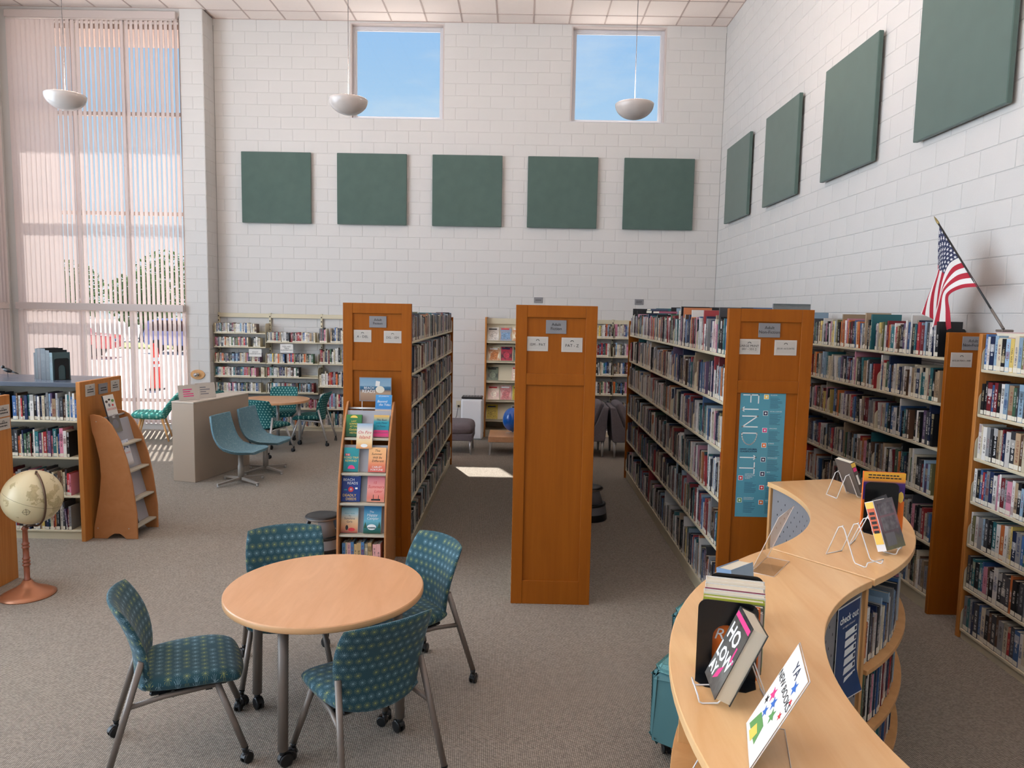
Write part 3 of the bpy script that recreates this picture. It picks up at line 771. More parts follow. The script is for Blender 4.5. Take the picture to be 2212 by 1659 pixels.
# ------------------------------------------------------------------ things fixed to the walls
for x in (0.316, 2.107):
    t = plate('wall_plaque', 'small grey plaque on the end wall %s' % ('above the centre bookcase' if x < 1 else 'above the right-hand shelves'), 'sign', frame((x, YB - 0.006, 2.395), (0, -1, 0)), 0.155, 0.10, MT['plaque'], 0.006, 'grey wall plaques')
    mb = MB()
    for y in ((0.0,) if x < 1 else (0.014, -0.014)):
        a = -0.05
        while a < 0.045:
            L = RND.uniform(0.006, 0.014); mb.box(a, a + L, y - 0.006, y + 0.006, 0.0062, 0.0068); a += L + 0.003
    o = mb.build('print', MT['ink'], t); o['kind'] = 'stuff'
t = thing('power_outlet', 'cream wall outlet with a dark plug above the floor', 'outlet', M=frame((-1.085, YB - 0.006, 0.50), (0, -1, 0)))
MB().chamfer(-0.042, 0.042, -0.062, 0.062, 0, 0.006, 0.002).build('cover_plate', MT['beige'], t)
MB().chamfer(-0.016, 0.016, -0.045, -0.015, 0.006, 0.03, 0.003).build('plug', MT['black'], t)
MB().chamfer(-0.016, 0.016, 0.012, 0.042, 0.006, 0.008, 0.001).build('socket', MT['beige'], t)
t = thing('door_knob', 'chrome knob on an oval wooden wall plate', 'knob', M=frame((-5.62, YW - 0.006, 0.985), (0, -1, 0)))
MB().prism([(0.125 * math.cos(a * PI / 16), 0.085 * math.sin(a * PI / 16)) for a in range(32)], 0, 0.022).build('wooden_plate', MT['maple_side'], t, bevel=0.004)
MB().lathe([(0.03, 0.022), (0.03, 0.03), (0.016, 0.034), (0.014, 0.07), (0.03, 0.085), (0.034, 0.11), (0.026, 0.13), (0, 0.137)], 20).build('knob', MT['chrome'], t)
# ------------------------------------------------------------------ books: specifications first, objects at the end
BOOKS = []
PAL = [('white', (216, 211, 204), 17), ('cream', (204, 190, 162), 9), ('black', (30, 29, 32), 15), ('charcoal', (64, 64, 68), 10), ('grey', (134, 133, 134), 8),
       ('navy', (34, 46, 80), 9), ('blue', (58, 96, 148), 6), ('pale blue', (142, 170, 192), 5), ('teal', (42, 108, 114), 5), ('green', (66, 98, 74), 3),
       ('olive', (120, 114, 72), 1.5), ('dark red', (118, 34, 40), 6), ('red', (182, 48, 52), 5), ('brown', (98, 68, 50), 6), ('tan', (168, 140, 108), 5),
       ('orange', (208, 108, 52), 3), ('yellow', (214, 184, 96), 1.4), ('pink', (202, 128, 148), 3), ('purple', (94, 72, 106), 1.5)]
def pick(pal, dull=0.0):
    n, c, _ = RND.choices(pal, weights=[p[2] for p in pal])[0]
    j = RND.uniform(0.88, 1.1); g = sum(c) / 3
    c = tuple(min(235, max(14, (v * (1 - dull) + g * dull) * j)) for v in c)
    lum = sum(c) / 3
    t = RND.choice([(228, 222, 212), (205, 190, 150), (232, 230, 228), (170, 170, 172)]) if lum < 115 else RND.choice([(40, 38, 44), (120, 30, 36), (40, 60, 110), (30, 30, 30)])
    return n, c, t
ORD = ['first', 'second', 'third', 'fourth', 'fifth', 'sixth', 'seventh', 'eighth', 'ninth', 'tenth', 'eleventh', 'twelfth', 'thirteenth', 'fourteenth', 'fifteenth', 'sixteenth', 'seventeenth', 'eighteenth', 'nineteenth', 'twentieth']
TEN = {2: 'twenty', 3: 'thirty', 4: 'forty', 5: 'fifty', 6: 'sixty', 7: 'seventy', 8: 'eighty', 9: 'ninety'}
def ordinal(k):
    if k <= 20: return ORD[k - 1]
    if k >= 100: return '%dth' % k
    return TEN[k // 10][:-1] + 'ieth' if k % 10 == 0 else TEN[k // 10] + '-' + ORD[k % 10 - 1]
SHELFW = ['top', 'second', 'third', 'fourth', 'fifth', 'sixth', 'lowest']
def row(case, shelf, P, r, d, L, hr=(0.19, 0.26), wr=(0.016, 0.042), dp=(0.13, 0.19), pal=PAL, dull=0.0, side='left', gap=0.03, lean=0.04, inset=(0.0, 0.012), label=True, maxh=9, cuts=(), big=0.0):
    """a row of books standing on a shelf. P left end on the shelf at the spine plane, r left-to-right, d into the shelf"""
    P = Vector(P); r = Vector(r); d = Vector(d); pos = 0.004; out = []
    while True:
        wd = RND.uniform(*wr)
        if RND.random() < 0.12: wd *= 0.6
        if pos + wd > L: break
        for c in cuts:
            if pos < c < pos + wd + 0.006: pos = c + 0.006
        if pos + wd > L: break
        h = min(RND.triangular(hr[0], hr[1], hr[0] * 0.45 + hr[1] * 0.55), maxh); dep = RND.uniform(*dp) * (h / hr[1]) ** 0.5
        if big and RND.random() < big: h = min(hr[1] * RND.uniform(1.08, 1.25), maxh); dep = RND.uniform(0.22, 0.26); wd = min(wd, 0.022)
        n, c, t = pick(pal, dull)
        a = 0.0
        if RND.random() < lean: a = RND.uniform(0.05, 0.14)
        ins = RND.uniform(*inset)
        m = Matrix.Identity(4); o = P + r * pos + d * ins
        for i in range(3): m[i][0] = r[i]; m[i][1] = d[i]; m[i][2] = (0, 0, 1)[i]; m[i][3] = o[i]
        if a: m = m @ Matrix.Rotation(-a, 4, 'Y') if False else m @ Matrix.Translation((h * math.sin(a), 0, 0)) @ Matrix.Rotation(-a, 4, 'Y')
        if a: wd_used = wd + h * math.sin(a)
        else: wd_used = wd
        if pos + wd_used > L: break
        out.append(dict(M=m, w=wd, h=h, d=dep, c=c, t=t, n=n, case=case, shelf=shelf, lab=label and RND.random() < 0.93, side=side))
        pos += wd_used + RND.uniform(0.0, 0.0015)
        if RND.random() < gap: pos += RND.uniform(0.02, 0.09)
    for i, b in enumerate(out): b['k'] = i + 1 if side == 'left' else len(out) - i
    BOOKS.extend(out)
    return out

# ------------------------------------------------------------------ bookcases
def bracket_outline(dep, ht):
    pts = [(0, -0.012), (dep, -0.012), (dep, ht)]
    for k in range(7):
        a = PI / 2 + k * PI / 12; pts.append((0.06 + 0.06 * math.cos(a), ht - 0.06 + 0.06 * math.sin(a)))
    return pts
def make_shelf_mesh(L, dep, ht=0.17, th=0.02, left=True, right=True):
    """cantilever shelf: tray with rounded end brackets. local x along the shelf, y into it, top of tray at z=0"""
    mb = MB(); mb.chamfer(0, L, 0, dep, -th, 0, 0.003)
    mb.box(0.003, L - 0.003, dep - 0.004, dep, 0, 0.02)
    o = bracket_outline(dep, ht)
    if left: mb.prism(o, 0.0, 0.003, 'x')
    if right: mb.prism(o, L - 0.003, L, 'x')
    return mb.mesh('shelf', MT['beige'])
def basis(o, r, d):
    m = Matrix.Identity(4)
    for i in range(3): m[i][0] = r[i]; m[i][1] = d[i]; m[i][2] = (0, 0, 1)[i]; m[i][3] = o[i]
    return m
def face_shelves(t, P, r, d, L, nsec, zs, dep=0.24, ht=0.17):
    """shelves of one face; P its left end on the floor in world coordinates"""
    inv = MW[t.name].inverted(); Ls = L / nsec; me = make_shelf_mesh(Ls - 0.004, dep, ht)
    for z in zs:
        for k in range(nsec):
            o = Vector(P) + Vector(r) * (k * Ls + 0.002) + Vector((0, 0, z))
            obj('shelf', me, t, M=inv @ basis(o, r, d))
    o = Vector(P)
    mb = MB().box(0, L, 0.012, dep, 0.0, zs[-1] - 0.02); mb.build('kick_base', MT['beige'], t, M=inv @ basis(o, r, d))
def framed_panel(t, x0, x1, y, H, th=0.045):
    """near end panel: stiles and rails with two recessed panels, facing -y at y"""
    sw = 0.083; z = [0.0, 0.18, 1.655, 1.74, 2.147, H]
    mb = MB()
    for (a, b) in ((x0, x0 + sw), (x1 - sw, x1)): mb.chamfer(a, b, y, y + th, 0, H, 0.002)
    for (a, b) in ((z[0], z[1]), (z[2], z[3]), (z[4], z[5])): mb.chamfer(x0 + sw, x1 - sw, y + 0.0006, y + th, a, b, 0.002)
    e = mb.build('end_panel', MT['oak'], t, world=True)
    for (a, b) in ((z[1], z[2]), (z[3], z[4])):
        MB().box(x0 + sw - 0.002, x1 - sw + 0.002, y + 0.013, y + th - 0.004, a - 0.002, b + 0.002).build('inset_panel', MT['oak'], e, world=True)
def plain_panel(t, x0, x1, y0, y1, H, m=None):
    MB().chamfer(x0, x1, y0, y1, 0, H, 0.003).build('end_panel', m or MT['oak'], t, world=True)
def posts(t, xs_, ys_, H):
    for y in ys_:
        for x in xs_: MB().box(x - 0.025, x + 0.025, y - 0.02, y + 0.02, 0, H).build('upright', MT['beige'], t, world=True)
def stack_range(label, x0, x1, y0, y1, zs, cases, sides=(-1, 1), H=2.235, nsec=4):
    t = thing('bookcase', label, 'bookcase', ((x0 + x1) / 2, y0, 0), group='free-standing library bookcases')
    framed_panel(t, x0, x1, y0, H)
    plain_panel(t, x0 + 0.0, x1 - 0.0, y1 - 0.03, y1, 2.09)
    ya, yb = y0 + 0.047, y1 - 0.032; L = yb - ya
    posts(t, [(x0 + x1) / 2], [ya + 0.03 + k * (L - 0.06) / nsec for k in range(nsec + 1)], 2.05)
    fi = 0.012
    for s_ in sides:
        if s_ > 0: P, r, d = (x1 - fi, ya, 0), (0, 1, 0), (-1, 0, 0)
        else: P, r, d = (x0 + fi, yb, 0), (0, -1, 0), (1, 0, 0)
        face_shelves(t, P, r, d, L, nsec, zs, dep=0.26)
        for k, z in enumerate(zs):
            c = cases[s_]
            up = (zs[k - 1] - z - 0.03) if k else 9
            row(c[0], k, (P[0] + d[0] * 0.006, P[1], z), r, d, L, hr=(c[1][0], min(c[1][1], up)), dp=(0.14, 0.2), dull=c[2], side=c[3], maxh=up, gap=c[4], big=0.05 if c[1][1] > 0.28 else 0.0,
                cuts=[q * L / nsec for q in range(1, nsec)])
    return t
Z7 = [1.905, 1.618, 1.332, 1.046, 0.757, 0.472, 0.12]
Z6 = [1.91, 1.575, 1.237, 0.872, 0.517, 0.12]
stack_range('tall maple bookcase of fiction behind the beach reads stand', -1.525, -0.935, 6.26, 10.2, Z7,
            {1: ('the bookcase behind the beach-reads stand', (0.19, 0.255), 0.45, 'left', 0.02), -1: ('hidden', (0.19, 0.255), 0.4, 'left', 0.02)})
stack_range('tall maple bookcase of fiction standing alone in the centre', -0.031, 0.559, 5.28, 9.95, Z7,
            {1: ('hidden', (0.19, 0.255), 0.4, 'left', 0.02), -1: ('hidden', (0.19, 0.255), 0.4, 'left', 0.02)}, nsec=5)
stack_range('tall maple bookcase of non-fiction with a blue poster on its end', 1.43, 2.014, 5.02, 9.6, Z6,
            {1: ('hidden', (0.2, 0.29), 0.3, 'left', 0.02), -1: ('the bookcase with the blue poster', (0.2, 0.285), 0.3, 'right', 0.03)}, nsec=5)

# single-faced case along the right wall and the nearer one under the flag
t = thing('bookcase', 'long beige-shelved bookcase along the right wall, far of the flag', 'bookcase', (3.25, 5.25, 0), group='wall bookcases on the right')
plain_panel(t, 3.07, 3.44, 5.25, 5.285, 2.096)
plain_panel(t, 3.07, 3.44, 10.2, 10.235, 2.096)
posts(t, [3.40], [5.32 + k * 1.21 for k in range(5)], 2.05)
face_shelves(t, (3.085, 10.2, 0), (0, -1, 0), (1, 0, 0), 4.91, 5, Z6, dep=0.3)
for k, z in enumerate(Z6):
    row('the right-wall bookcase', k, (3.095, 10.2, z), (0, -1, 0), (1, 0, 0), 4.80 if k in (0, 2) else 4.86, hr=(0.2, 0.27), dp=(0.15, 0.21), dull=0.15, side='right', gap=0.035, lean=0.05, big=0.07,
        maxh=9 if k == 0 else Z6[k - 1] - z - 0.035, cuts=[q * 4.91 / 5 for q in range(1, 5)])
t = thing('bookcase', 'near right bookcase with oak end panel, cut by the right edge', 'bookcase', (3.25, 4.87, 0), group='wall bookcases on the right')
plain_panel(t, 3.07, 3.44, 4.87, 4.905, 2.096, MT['oak2'])
NZ = [1.862, 1.562, 1.264, 0.968, 0.669, 0.367, 0.072]
posts(t, [3.40], [4.83, 3.9, 2.98, 2.06], 2.05)
face_shelves(t, (3.075, 4.865, 0), (0, -1, 0), (1, 0, 0), 3.68, 4, NZ, dep=0.28, ht=0.16)
MB().box(3.09, 3.44, 1.19, 4.86, 2.06, 2.075).build('top_shelf', MT['beige'], t, world=True)
for k, z in enumerate(NZ):
    row('the right-edge bookcase', k, (3.082, 4.855, z), (0, -1, 0), (1, 0, 0), 1.85, hr=(0.2, 0.245), wr=(0.02, 0.046), dp=(0.14, 0.19), dull=0.1, side='left', gap=0.0, lean=0.0, inset=(0, 0.006),
        maxh=9 if k == 0 else NZ[k - 1] - z - 0.035, cuts=[0.92])

# low double-faced case at left with slate top
LZ = [1.117, 0.776, 0.415, 0.09]
t = thing('bookcase', 'low oak bookcase with slate-blue top and card signs at left', 'bookcase', (-5.5, 6.48, 0), group='low bookcases')
MB().chamfer(-4.0, -3.96, 6.478, 7.165, 0, 1.478, 0.003).build('end_panel', MT['oak2'], t, world=True)
MB().chamfer(-7.2, -4.0, 6.485, 7.16, 1.428, 1.47, 0.003).build('top', MT['dark_slab'], t, world=True)
MB().box(-7.2, -4.0, 6.80, 6.84, 0.0, 1.428).build('centre_panel', MT['putty'], t, world=True)
face_shelves(t, (-7.2, 6.53, 0), (1, 0, 0), (0, 1, 0), 3.195, 4, LZ, dep=0.26, ht=0.14)
for k, z in enumerate(LZ):
    row('the low bookcase at left', k, (-5.4, 6.536, z), (1, 0, 0), (0, 1, 0), 1.30 if k else 1.37, hr=(0.17, 0.275), wr=(0.010, 0.034), dp=(0.14, 0.2), side='right', gap=0.01, lean=0.06,
        maxh=(0.28 if k == 0 else LZ[k - 1] - z - 0.03), label=True)
t = thing('bookcase', 'end of a low oak bookcase at the left edge', 'bookcase', (-4.6, 4.9, 0), group='low bookcases')
MB().chamfer(-4.0, -3.96, 4.88, 5.575, 0, 1.47, 0.003).build('end_panel', MT['oak2'], t, world=True)
MB().chamfer(-6.0, -4.0, 4.885, 5.57, 1.425, 1.462, 0.003).build('top', MT['dark_slab'], t, world=True)
MB().box(-6.0, -4.0, 5.2, 5.24, 0, 1.425).build('centre_panel', MT['putty'], t, world=True)
face_shelves(t, (-6.0, 4.93, 0), (1, 0, 0), (0, 1, 0), 1.995, 2, LZ, dep=0.25, ht=0.14)
face_shelves(t, (-4.0, 5.52, 0), (-1, 0, 0), (0, -1, 0), 1.995, 2, LZ, dep=0.25, ht=0.14)

# wall shelving along the end wall, left of the free-standing cases
def wall_shelving(label, x0, nb, bw, lists, y0=12.75, top=2.066):
    t = thing('wall_shelving', label, 'shelving', (x0, y0, 0), group='wall shelving on the end wall')
    for k in range(nb + 1):
        x = x0 + k * bw
        MB().chamfer(x - 0.018, x + 0.018, 12.985, 13.03, 0, top + 0.01, 0.003).build('upright', MT['beige'], t, world=True)
        mb = MB()
        for q in range(26): mb.box(x - 0.008, x + 0.008, 12.983, 12.986, 0.1 + q * 0.076, 0.125 + q * 0.076)
        o = mb.build('slots', MT['hole'], t, world=True); o['kind'] = 'stuff'
    for k in range(nb):
        a = x0 + k * bw
        MB().chamfer(a + 0.018, a + bw - 0.018, 12.99, 13.02, top - 0.075, top, 0.003).build('top_rail', MT['beige'], t, world=True)
        me = make_shelf_mesh(bw - 0.006, 0.235, 0.17)
        for z in lists[k]:
            obj('shelf', me, t, M=MW[t.name].inverted() @ basis((a + 0.003, y0, z + 0.01), (1, 0, 0), (0, 1, 0)))
        MB().box(a, a + bw, y0 + 0.01, 13.0, 0.0, lists[k][-1]).build('kick_base', MT['beige'], t, world=True)
    return t
B1 = [1.715, 1.471, 1.193, 0.942, 0.662, 0.385, 0.07]; B2 = [1.565, 1.19, 0.946, 0.666, 0.385, 0.07]; B3 = [1.566, 1.194, 0.791, 0.394, 0.07]
wall_shelving('beige wall shelving of audiobooks behind the far round table', -5.392, 4, 0.9225, [B1, B2, B3, B3])
WHITE = [p if p[0] not in ('white', 'cream') else (p[0], p[1], p[2] * 2.2) for p in PAL]
def bay(k, zs, fills, hr, case):
    a = -5.392 + k * 0.9225
    for q, z in enumerate(zs):
        f = fills[min(q, len(fills) - 1)]
        row(case, q, (a + 0.012, 12.765, z + 0.01), (1, 0, 0), (0, 1, 0), 0.898 * f, hr=hr, wr=(0.018, 0.036), dp=(0.12, 0.16), pal=WHITE, side='left', gap=0.02, lean=0.03, maxh=9 if q == 0 else zs[q - 1] - z - 0.03)
bay(0, B1, [0.84, 0.90, 0.90, 1.0, 0.92, 1.0, 1.0], (0.15, 0.175), 'the leftmost audiobook bay')
bay(1, B2, [0.98, 0.93, 0.64, 0.93, 1.0, 1.0], (0.155, 0.18), 'the second audiobook bay')
bay(2, B3, [1.0, 1.0, 1.0, 1.0, 1.0], (0.2, 0.29), 'the third wall bay')
bay(3, B3, [1.0, 0.9, 1.0, 1.0, 1.0], (0.2, 0.28), 'hidden')
BR = [1.746, 1.417, 1.089, 0.744, 0.385, 0.07]
wall_shelving('beige wall shelving behind the grey armchairs', 0.76, 3, 0.89, [BR, BR, BR])
for k in range(3):
    for q, z in enumerate(BR):
        row('the far shelves behind the armchairs', q, (0.76 + k * 0.89 + 0.012, 12.765, z + 0.01), (1, 0, 0), (0, 1, 0), 0.86, hr=(0.19, 0.25), wr=(0.018, 0.036), dp=(0.13, 0.18), side='left', gap=0.03, maxh=9 if q == 0 else BR[q - 1] - z - 0.03)

# ------------------------------------------------------------------ signs on the cases
def printed_lines(t, wd, z):
    """print too small to read: short ink bars"""
    mb = MB()
    for y in (0.006, -0.016):
        x = -wd * 0.3
        while x < wd * 0.28:
            L = RND.uniform(0.006, 0.016); mb.box(x, x + L, y - 0.005, y + 0.005, z - 0.0006, z); x += L + 0.004
    o = mb.build('print', MT['ink'], t); o['kind'] = 'stuff'
MT['card_paper'] = mat('card_paper', S(186, 180, 172), 0.5)
def card(F, text, label, size=0.030, wd=0.153, ht=0.105, lines=None):
    t = plate('range_card', label, 'sign', F, wd, ht, MT['laminated'], 0.003, 'laminated range cards')
    MB().box(-wd / 2 + 0.012, wd / 2 - 0.012, -ht / 2 + 0.012, ht / 2 - 0.012, 0.003, 0.0035).build('card_insert', MT['card_paper'], t)
    mb = MB()
    mb.tube([(0.011 * math.cos(a * PI / 8), ht / 2 - 0.030 + 0.009 * math.sin(a * PI / 8), 0.004) for a in range(9)], 0.0018, 5)
    mb.build('emblem', MT['ink'], t)
    if text: lettering(text, size, MT['ink'], t, 0, -0.006, 0.0042)
    else: printed_lines(t, wd, 0.0042)
    return t
def plaque(F, text, label):
    t = plate('section_plaque', label, 'sign', F, 0.148, 0.098, MT['plaque'], 0.006, 'grey section plaques')
    if text: lettering(text, 0.030, MT['ink'], t, 0, 0.002, 0.0072)
    else: printed_lines(t, 0.148, 0.0072)
fy = (0, -1, 0)
plaque(frame((-1.225, 6.273, 2.075), fy), 'Adult\nFiction', 'grey plaque on the bookcase behind the beach reads stand')
card(frame((-1.358, 6.273, 1.951), fy), 'A - DEL', 'card reading A - DEL on an end panel')
card(frame((-1.098, 6.273, 1.947), fy), 'DEL - ISM', 'card reading DEL - ISM on an end panel', 0.027)
plaque(frame((0.262, 5.293, 2.08), fy), 'Adult\nFiction', 'grey plaque on the centre bookcase end')
card(frame((0.130, 5.293, 1.955), fy), 'ISM - PAT', 'card reading ISM - PAT on the centre bookcase', 0.027)
card(frame((0.380, 5.293, 1.952), fy), 'PAT - Z', 'card reading PAT - Z on the centre bookcase')
plaque(frame((1.714, 5.033, 2.09), fy), 'Adult\nNon-Fiction', 'grey plaque above the blue poster')
card(frame((1.582, 5.033, 1.975), fy), 'LARGE PRINT\n001 - 551.2', 'card reading LARGE PRINT 001 - 551.2', 0.022)
card(frame((1.832, 5.033, 1.972), fy), '551.4 - 613.54 FIS', 'card reading 551.4 - 613.54 FIS', 0.0165)
plaque(frame((3.243, 5.249, 2.02), fy), 'Adult\nNon-Fiction', 'grey plaque half hidden beside the near right bookcase')
card(frame((3.172, 5.249, 1.90), fy), '613.54 MAY - 999', 'card reading 613.54 MAY - 999 beside the near right bookcase', 0.0175)
fx = (1, 0, 0)
card(frame((-3.959, 6.629, 1.39), fx), None, 'left card on the low bookcase end above the leaning stand', 0.024, 0.15, 0.11)
plaque(frame((-3.959, 6.835, 1.385), fx), None, 'grey plaque between two cards on the low bookcase end')
card(frame((-3.959, 7.045, 1.39), fx), None, 'right card on the low bookcase end nearest the blinds', 0.024, 0.15, 0.11)
card(frame((-3.959, 5.485, 1.352), fx), None, 'upper card on the bookcase at the left edge', 0.024, 0.15, 0.09)
card(frame((-3.959, 5.485, 1.252), fx), None, 'lower card on the bookcase at the left edge', 0.024, 0.15, 0.09)
for x, z, s_, lb in ((-4.656, 1.375, 'ADULT\nAUDIOBOOKS', 'white paper sign reading ADULT AUDIOBOOKS'), (-4.10, 1.465, 'KIDS AND\nTEENS\nAUDIOBOOKS', 'white paper sign reading KIDS AND TEENS AUDIOBOOKS')):
    t = plate('shelf_sign', lb, 'sign', frame((x, 12.748, z), fy), 0.225, 0.15 if 'KIDS' in s_ else 0.135, MT['paper'], 0.0015, 'paper shelf signs')
    lettering(s_, 0.032, MT['ink'], t, z=0.0026)

# FIND IT poster on the right-hand end panel
MT['poster'] = mat('teal_poster_paper', S(86, 152, 170), 0.35, spec=0.4)
PW, PH = 0.314, 0.885
t = plate('poster', 'tall teal FIND IT classification poster on the bookcase end', 'poster', frame((1.697, 5.0325, 1.218), fy), PW, PH, MT['poster'], 0.0012)
def stroke(mb, pts, wdt):
    for a, b in zip(pts[:-1], pts[1:]):
        a = Vector((a[0], a[1], 0)); b = Vector((b[0], b[1], 0)); d = (b - a).normalized(); n = Vector((-d.y, d.x, 0)) * wdt / 2; e = d * wdt / 2
        mb.add([tuple(a - e + n), tuple(a - e - n), tuple(b + e - n), tuple(b + e + n)], [(0, 1, 2, 3)])
def pt(u, v): return (-PW / 2 + u * PW, PH / 2 - v * PH)     # u across, v down the poster, 0..1
G = lambda *a: [pt(u, v) for u, v in a]
mb = MB(); sw = 0.0075
stroke(mb, G((0.07, 0.022), (0.40, 0.022), (0.40, 0.085)), sw); stroke(mb, G((0.23, 0.022), (0.23, 0.078)), sw)
mb.build('letter_f', MT['white_ink'], t, M=Matrix.Translation((0, 0, 0.0018)))
mb = MB(); stroke(mb, G((0.40, 0.135), (0.05, 0.135)), sw); stroke(mb, G((0.09, 0.120), (0.05, 0.135), (0.09, 0.150)), sw); mb.build('letter_i', MT['white_ink'], t, M=Matrix.Translation((0, 0, 0.0018)))
mb = MB(); stroke(mb, G((0.07, 0.190), (0.40, 0.190), (0.07, 0.275), (0.40, 0.275)), sw); mb.build('letter_n', MT['white_ink'], t, M=Matrix.Translation((0, 0, 0.0018)))
mb = MB(); stroke(mb, G((0.07, 0.325), (0.40, 0.325)), sw)
stroke(mb, [pt(0.235 + 0.168 * math.cos(a * PI / 14), 0.325 + 0.092 * math.sin(a * PI / 14)) for a in range(15)], sw); mb.build('letter_d', MT['white_ink'], t, M=Matrix.Translation((0, 0, 0.0018)))
mb = MB(); stroke(mb, G((0.06, 0.520), (0.40, 0.520)), sw); stroke(mb, G((0.36, 0.505), (0.40, 0.520), (0.36, 0.535)), sw); mb.build('letter_i', MT['white_ink'], t, M=Matrix.Translation((0, 0, 0.0018)))
mb = MB(); stroke(mb, G((0.06, 0.605), (0.38, 0.605)), sw); stroke(mb, G((0.38, 0.562), (0.38, 0.648)), sw); mb.build('letter_t', MT['white_ink'], t, M=Matrix.Translation((0, 0, 0.0018)))
x, y = pt(0.235, 0.463); lettering('DEWEY DECIMAL\nCLASSIFICATION', 0.0155, MT['navy_ink'], t, x, y, 0.002, bold=0.0004)
ICON = [('yellow_ink', 'RELIGION', 0.57, 0.035), ('navy_ink', 'SOCIAL SCIENCES', 0.57, 0.165), ('pink_ink', 'LANGUAGE', 0.57, 0.30), ('orange_ink', 'SCIENCE', 0.57, 0.42),
        ('navy_ink', 'TECHNOLOGY', 0.57, 0.535), ('navy_ink', 'ARTS', 0.57, 0.65), ('red_ink', 'LITERATURE', 0.57, 0.76), ('orange_ink', 'HISTORY', 0.57, 0.88),
        ('red_ink', 'COMPUTERS,\nINFORMATION\n& GENERAL\nWORKS', 0.09, 0.685), ('green_ink', 'PHILOSOPHY &\nPSYCHOLOGY', 0.09, 0.865)]
for m_, s_, u, v in ICON:
    x, y = pt(u, v)
    MB().chamfer(x - 0.017, x + 0.017, y - 0.017, y + 0.017, 0.0012, 0.0022, 0.0004).build('icon_border', MT['white_ink'], t)
    MB().chamfer(x - 0.014, x + 0.014, y - 0.014, y + 0.014, 0.0022, 0.0026, 0.0002).build('icon', MT[m_], t)
    MB().lathe([(0, 0), (0.007, 0)], 8, (x, y, 0.003)).build('icon_symbol', MT['white_ink'], t)
    x2, y2 = pt(u + 0.09, v - 0.014); lettering(s_, 0.0105, MT['white_ink'], t, x2, y2, 0.002, align='LEFT')
    mb = MB(); n = s_.count('\n')
    for k in range(9):
        xx, yy = pt(u + 0.09, v + 0.008 + 0.010 * (k + n * 0.9)); L = RND.uniform(0.05, 0.085)
        mb.box(xx, xx + L, yy - 0.0012, yy + 0.0008, 0.0012, 0.0016)
    o = mb.build('fine_print', MT['navy_ink'], t); o['kind'] = 'stuff'
# ------------------------------------------------------------------ seating and tables
def caster(mb, x, y, r=0.027, wd=0.019, a=0.0):
    """twin-wheel caster under (x, y)"""
    M = Matrix.Translation((x, y, 0)) @ Matrix.Rotation(a, 4, 'Z')
    for s_ in (-1, 1):
        c = 0.013 * s_
        prof = [(0.0, c - wd / 2 * 0.6), (r * 0.8, c - wd / 2 * 0.6), (r, c - wd / 4), (r, c + wd / 4), (r * 0.8, c + wd / 2 * 0.6), (0.0, c + wd / 2 * 0.6)]
        mb.lathe([(p, q) for p, q in prof], 14, M=M @ Matrix.Translation((0, 0.012, r)) @ Matrix.Rotation(PI / 2, 4, 'Y'))
    mb.lathe([(0.0, 2 * r + 0.008), (0.012, 2 * r + 0.008), (0.014, 2 * r - 0.01), (0.011, r)], 10, M=M)
    mb.grid(lambda u, v: (0.012 * (2 * v - 1), 0.012 + (r + 0.005) * math.cos(PI * (0.1 + 0.8 * u)), r + (r + 0.005) * math.sin(PI * (0.1 + 0.8 * u))), 8, 1, M=M)
def make_chair(fabric, leg, name, label, group):
    t = thing(name, label, 'chair', group=group)
    mb = MB()
    def seat(x, y, z):
        k = y / 0.24
        return (x * (1.0 + 0.05 * k), y + 0.02, 0.435 + z * (1.0 if z > 0 else 0.95) + 0.012 * (x / 0.23) ** 2 - 0.035 * max(0, k) ** 3)
    mb.pillow(0.47, 0.48, 0.042, seat, 16, 16, 0.5, 6); mb.build('seat', fabric, t)
    mb = MB(); mb.chamfer(-0.17, 0.17, -0.16, 0.18, 0.380, 0.402, 0.008)
    for q in (-0.12, -0.02, 0.08): mb.box(-0.19, 0.19, q, q + 0.03, 0.376, 0.392)
    mb.build('underpan', MT['black'], t)
    mb = MB()
    def back(x, y, z):                                   # x across, y up the back, z thickness
        k = (y + 0.235) / 0.47                           # 0 bottom .. 1 top
        xw = x * (0.86 + 0.16 * k - 0.05 * max(0, k - 0.8) / 0.2 * 0)
        yy = -0.235 - 0.11 * k ** 1.4 + 0.055 * (xw / 0.22) ** 2 * (1 - 0.25 * k) + 0.03 * math.sin(k * PI) - z
        return (xw, yy + 0.02, 0.395 + 0.445 * k + 0.012 * (xw / 0.22) ** 2 * k)
    mb.pillow(0.48, 0.47, 0.022, back, 16, 18, 0.42, 7, uo=(0.01, 0.013)); mb.build('backrest', fabric, t)
    for s_ in (-1, 1):
        for fr in (1, 0):
            if fr: a, b = (0.19 * s_, 0.13, 0.405), (0.245 * s_, 0.245, 0.085)
            else: a, b = (0.205 * s_, -0.185, 0.575), (0.25 * s_, -0.335, 0.085)
            mb = MB().tube([a, b], [0.0155, 0.0155], 10)
            lg = mb.build('leg', leg, t)
            c = MB(); c.tube([b, (b[0] + 0.003 * s_, b[1], 0.06)], [0.017, 0.010], 8); caster(c, b[0], b[1], a=RND.uniform(0, 6.2)); c.build('caster', MT['black'], lg)
    mb = MB()
    for s_ in (-1, 1): mb.tube([(0.222 * s_, -0.245, 0.375), (0.20 * s_, -0.10, 0.388), (0.19 * s_, 0.14, 0.398)], 0.0125, 8)
    mb.tube([(-0.2, -0.06, 0.385), (0.2, -0.06, 0.385)], 0.011, 8)
    mb.build('seat_rail', leg, t)
    return t
def heading(x, y, deg): return TM((x, y, 0), math.radians(deg) - PI / 2)
chairA = make_chair(MT['star'], MT['alu'], 'caster_chair', 'teal starburst chair left of the near round table, seen side-on', 'starburst chairs around the near table')
